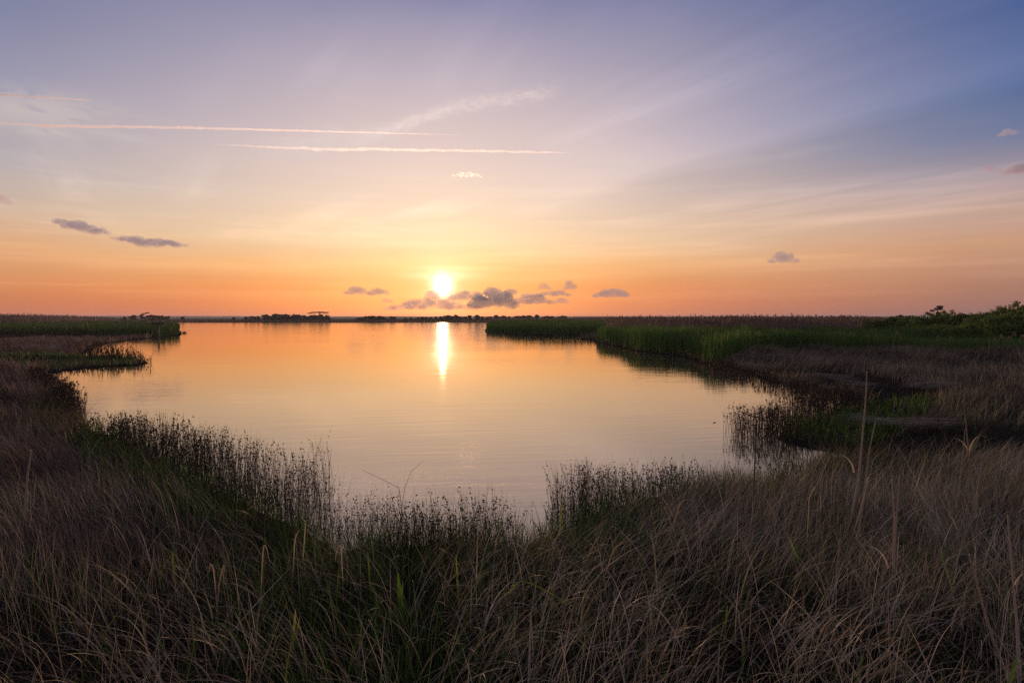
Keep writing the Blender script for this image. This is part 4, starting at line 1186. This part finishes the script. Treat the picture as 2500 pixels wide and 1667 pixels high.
def cloud(u0, u1, v0, v1, label, mat=None, n=14, tilt=0.0, lump=1.0, group='small clouds low over the horizon', shape='flat'):
    cu, cv = (u0 + u1) / 2, (v0 + v1) / 2; wpx, hpx = (u1 - u0) / 2, (v1 - v0) / 2
    k = CD / F_PX
    c = Vector(D(cu, cv, CD))
    bm = bmesh.new()
    n = max(n, int(wpx / hpx * 7))
    for i in range(n):
        t = random.uniform(-1, 1)
        env = (1 - abs(t) ** 2.2)
        r = hpx * k * random.uniform(.42, .72) * (.50 + .70 * env) * lump
        z = -hpx * k + r * .7 + random.random() ** 1.2 * max(0, env * 2 * hpx * k - 1.5 * r) if shape == 'flat' else random.uniform(-.5, .5) * hpx * k * env
        x = t * (wpx * k - r * 1.1)
        M = Matrix.Translation((x, random.uniform(-.5, .5) * wpx * k * .5, z - tilt * x)) @ Matrix.Diagonal((r * random.uniform(1.1, 2.2), r * 1.4, r * random.uniform(.6, .95), 1))
        bmesh.ops.create_icosphere(bm, subdivisions=3, radius=1, matrix=M)
    me = bpy.data.meshes.new('cloud'); bm.to_mesh(me); bm.free()
    o = obj('cloud', me, mat or M_CLOUD); o.location = c
    md = o.modifiers.new('merge', 'REMESH'); md.mode = 'VOXEL'; md.voxel_size = max(hpx * k / 12, 9.0)
    for sc, st in ((.55, .50), (.20, .34), (.08, .18)):
        tx = bpy.data.textures.new('billow', 'CLOUDS'); tx.noise_scale = hpx * k * sc; tx.noise_depth = 2
        dm = o.modifiers.new('billow', 'DISPLACE'); dm.texture = tx; dm.strength = hpx * k * st; dm.mid_level = .42; dm.texture_coords = 'GLOBAL'
    tag(o, label, 'cloud', group)
    return o
cloud(1142, 1266, 702, 750, 'largest grey mauve cloud, just right of the sun', n=26)
cloud(1090, 1190, 706, 732, 'flat arm of cloud between the sun and the largest cloud', n=18)
cloud(1238, 1352, 712, 742, 'second largest cloud, low and flat right of the largest one', n=24)
cloud(1232, 1264, 697, 724, 'small puff between the largest cloud and the flat one', n=7)
cloud(1374, 1406, 682, 707, 'round little cloud highest of those right of the sun', n=7)
cloud(1314, 1346, 688, 707, 'small ragged puff left of the round little cloud', n=7)
cloud(1304, 1398, 706, 723, 'thin broken strip of cloud above the flat cloud', n=16)
cloud(1446, 1546, 702, 725, 'flat cloud farthest right of the group near the sun', n=16)
cloud(1350, 1394, 726, 741, 'thin sliver of cloud under the broken strip', n=8)
cloud(838, 904, 696, 719, 'left one of the pair of clouds left of the sun', n=12)
cloud(896, 954, 700, 721, 'right one of the pair of clouds left of the sun', n=12)
cloud(932, 960, 725, 739, 'tiny cloud below the pair left of the sun', n=5)
cloud(1034, 1076, 705, 730, 'dark scrap of cloud at the lower left of the sun', n=8)
cloud(935, 1180, 728, 756, 'long thin bank of cloud low under the sun', M_THIN, n=44)
cloud(128, 262, 536, 572, 'left one of two grey clouds on the left of the sky', n=50, tilt=.20, shape='mid', lump=.62, group='grey clouds on the left of the sky')
cloud(284, 452, 578, 604, 'right one of two grey clouds on the left of the sky', n=60, tilt=.09, shape='mid', lump=.8, group='grey clouds on the left of the sky')
cloud(1876, 1948, 613, 641, 'lone small cloud on the right above the brown reeds', n=12)
cloud(2392, 2440, 402, 418, 'small pinkish cloud near the right edge', M_CLOUD, n=10, group='clouds at the right edge')
cloud(2446, 2560, 394, 424, 'pinkish cloud cut by the right edge', M_CLOUD, n=16, group='clouds at the right edge')
cloud(1098, 1178, 420, 431, 'small white cap shaped cloud high above the sun', M_PALE, n=12, lump=.6, group='small white clouds')
cloud(2438, 2486, 312, 330, 'small white wisp near the right edge', M_PALE, n=8, lump=.7, tilt=-.15, group='small white clouds')
cloud(-40, 32, 474, 494, 'faint pink cloud at the left edge', M_THIN, n=10, tilt=.2, group='grey clouds on the left of the sky')

def trail(pts, widths, depth, label, mat, rough=.15, wav=0.0):
    b = Bld(); path = []; rad = []
    for i in range(len(pts) - 1):
        m = 60
        for j in range(m):
            t = j / m
            u = pts[i][0] + (pts[i + 1][0] - pts[i][0]) * t; v = pts[i][1] + (pts[i + 1][1] - pts[i][1]) * t
            w = widths[i] + (widths[i + 1] - widths[i]) * t
            v += wav * w * (float(vnoise(np.array([u * .035]), np.array([1.0]), 4)[0]) - .5)
            path.append(D(u, v, depth)); q = float(fbm(np.array([u * .09]), np.array([2.0]), 9)[0])
            rad.append(w / F_PX * depth * .5 * (1 + rough * (q - .5) * 4))
    c = np.array(path[len(path) // 2])
    b.tube([np.array(p) - c for p in path], rad, .5, 8)
    o = b.build('contrail', mat, smooth=True); o.location = c
    tag(o, label, 'contrail', 'condensation trails in the upper left sky')
trail([(-160, 221), (0, 232), (226, 245.5)], [5.0, 4.4, 2.2], 24000, 'short sharp contrail at the upper left edge', M_SHARP, .05)
trail([(-30, 299), (110, 307), (500, 313), (930, 325), (1132, 330)], [3, 8, 6, 3.4, .8], 26000, 'long straight contrail crossing the upper left sky', M_TRAIL, .12, .2)
trail([(500, 351), (620, 357), (780, 364), (1000, 366), (1330, 372), (1400, 374)], [1, 5, 8, 7, 5, 1], 26000, 'ragged contrail below the long straight one', M_TRAIL2, .16, .5)
0 and trail([(800, 356), (930, 326), (1010, 294), (1100, 262), (1180, 250), (1290, 240), (1400, 220)], [6, 15, 14, 15, 18, 14, 3], 26000, 'broad fading contrail slanting up to the right', M_TRAIL2, .45, .5)

# ------------------------------------------------------------------ air
def haze():
    m, n = new_mat('evening_air')
    v = n.node('ShaderNodeVolumePrincipled'); v.inputs['Color'].default_value = (.95, .90, .88, 1)
    v.inputs['Density'].default_value = HAZE; v.inputs['Anisotropy'].default_value = .3
    o = n.node('ShaderNodeOutputMaterial'); n.links.new(v.outputs[0], o.inputs['Volume'])
    b = Bld(); b.box((0, 1700, 9), (4200, 2300, 10.5))
    b.F[0] = b.F[0][:, ::1]
    o = b.build('haze', m); tag(o, 'thin evening haze over the marsh', 'haze', kind='stuff')
HAZE = 0.00011
haze()
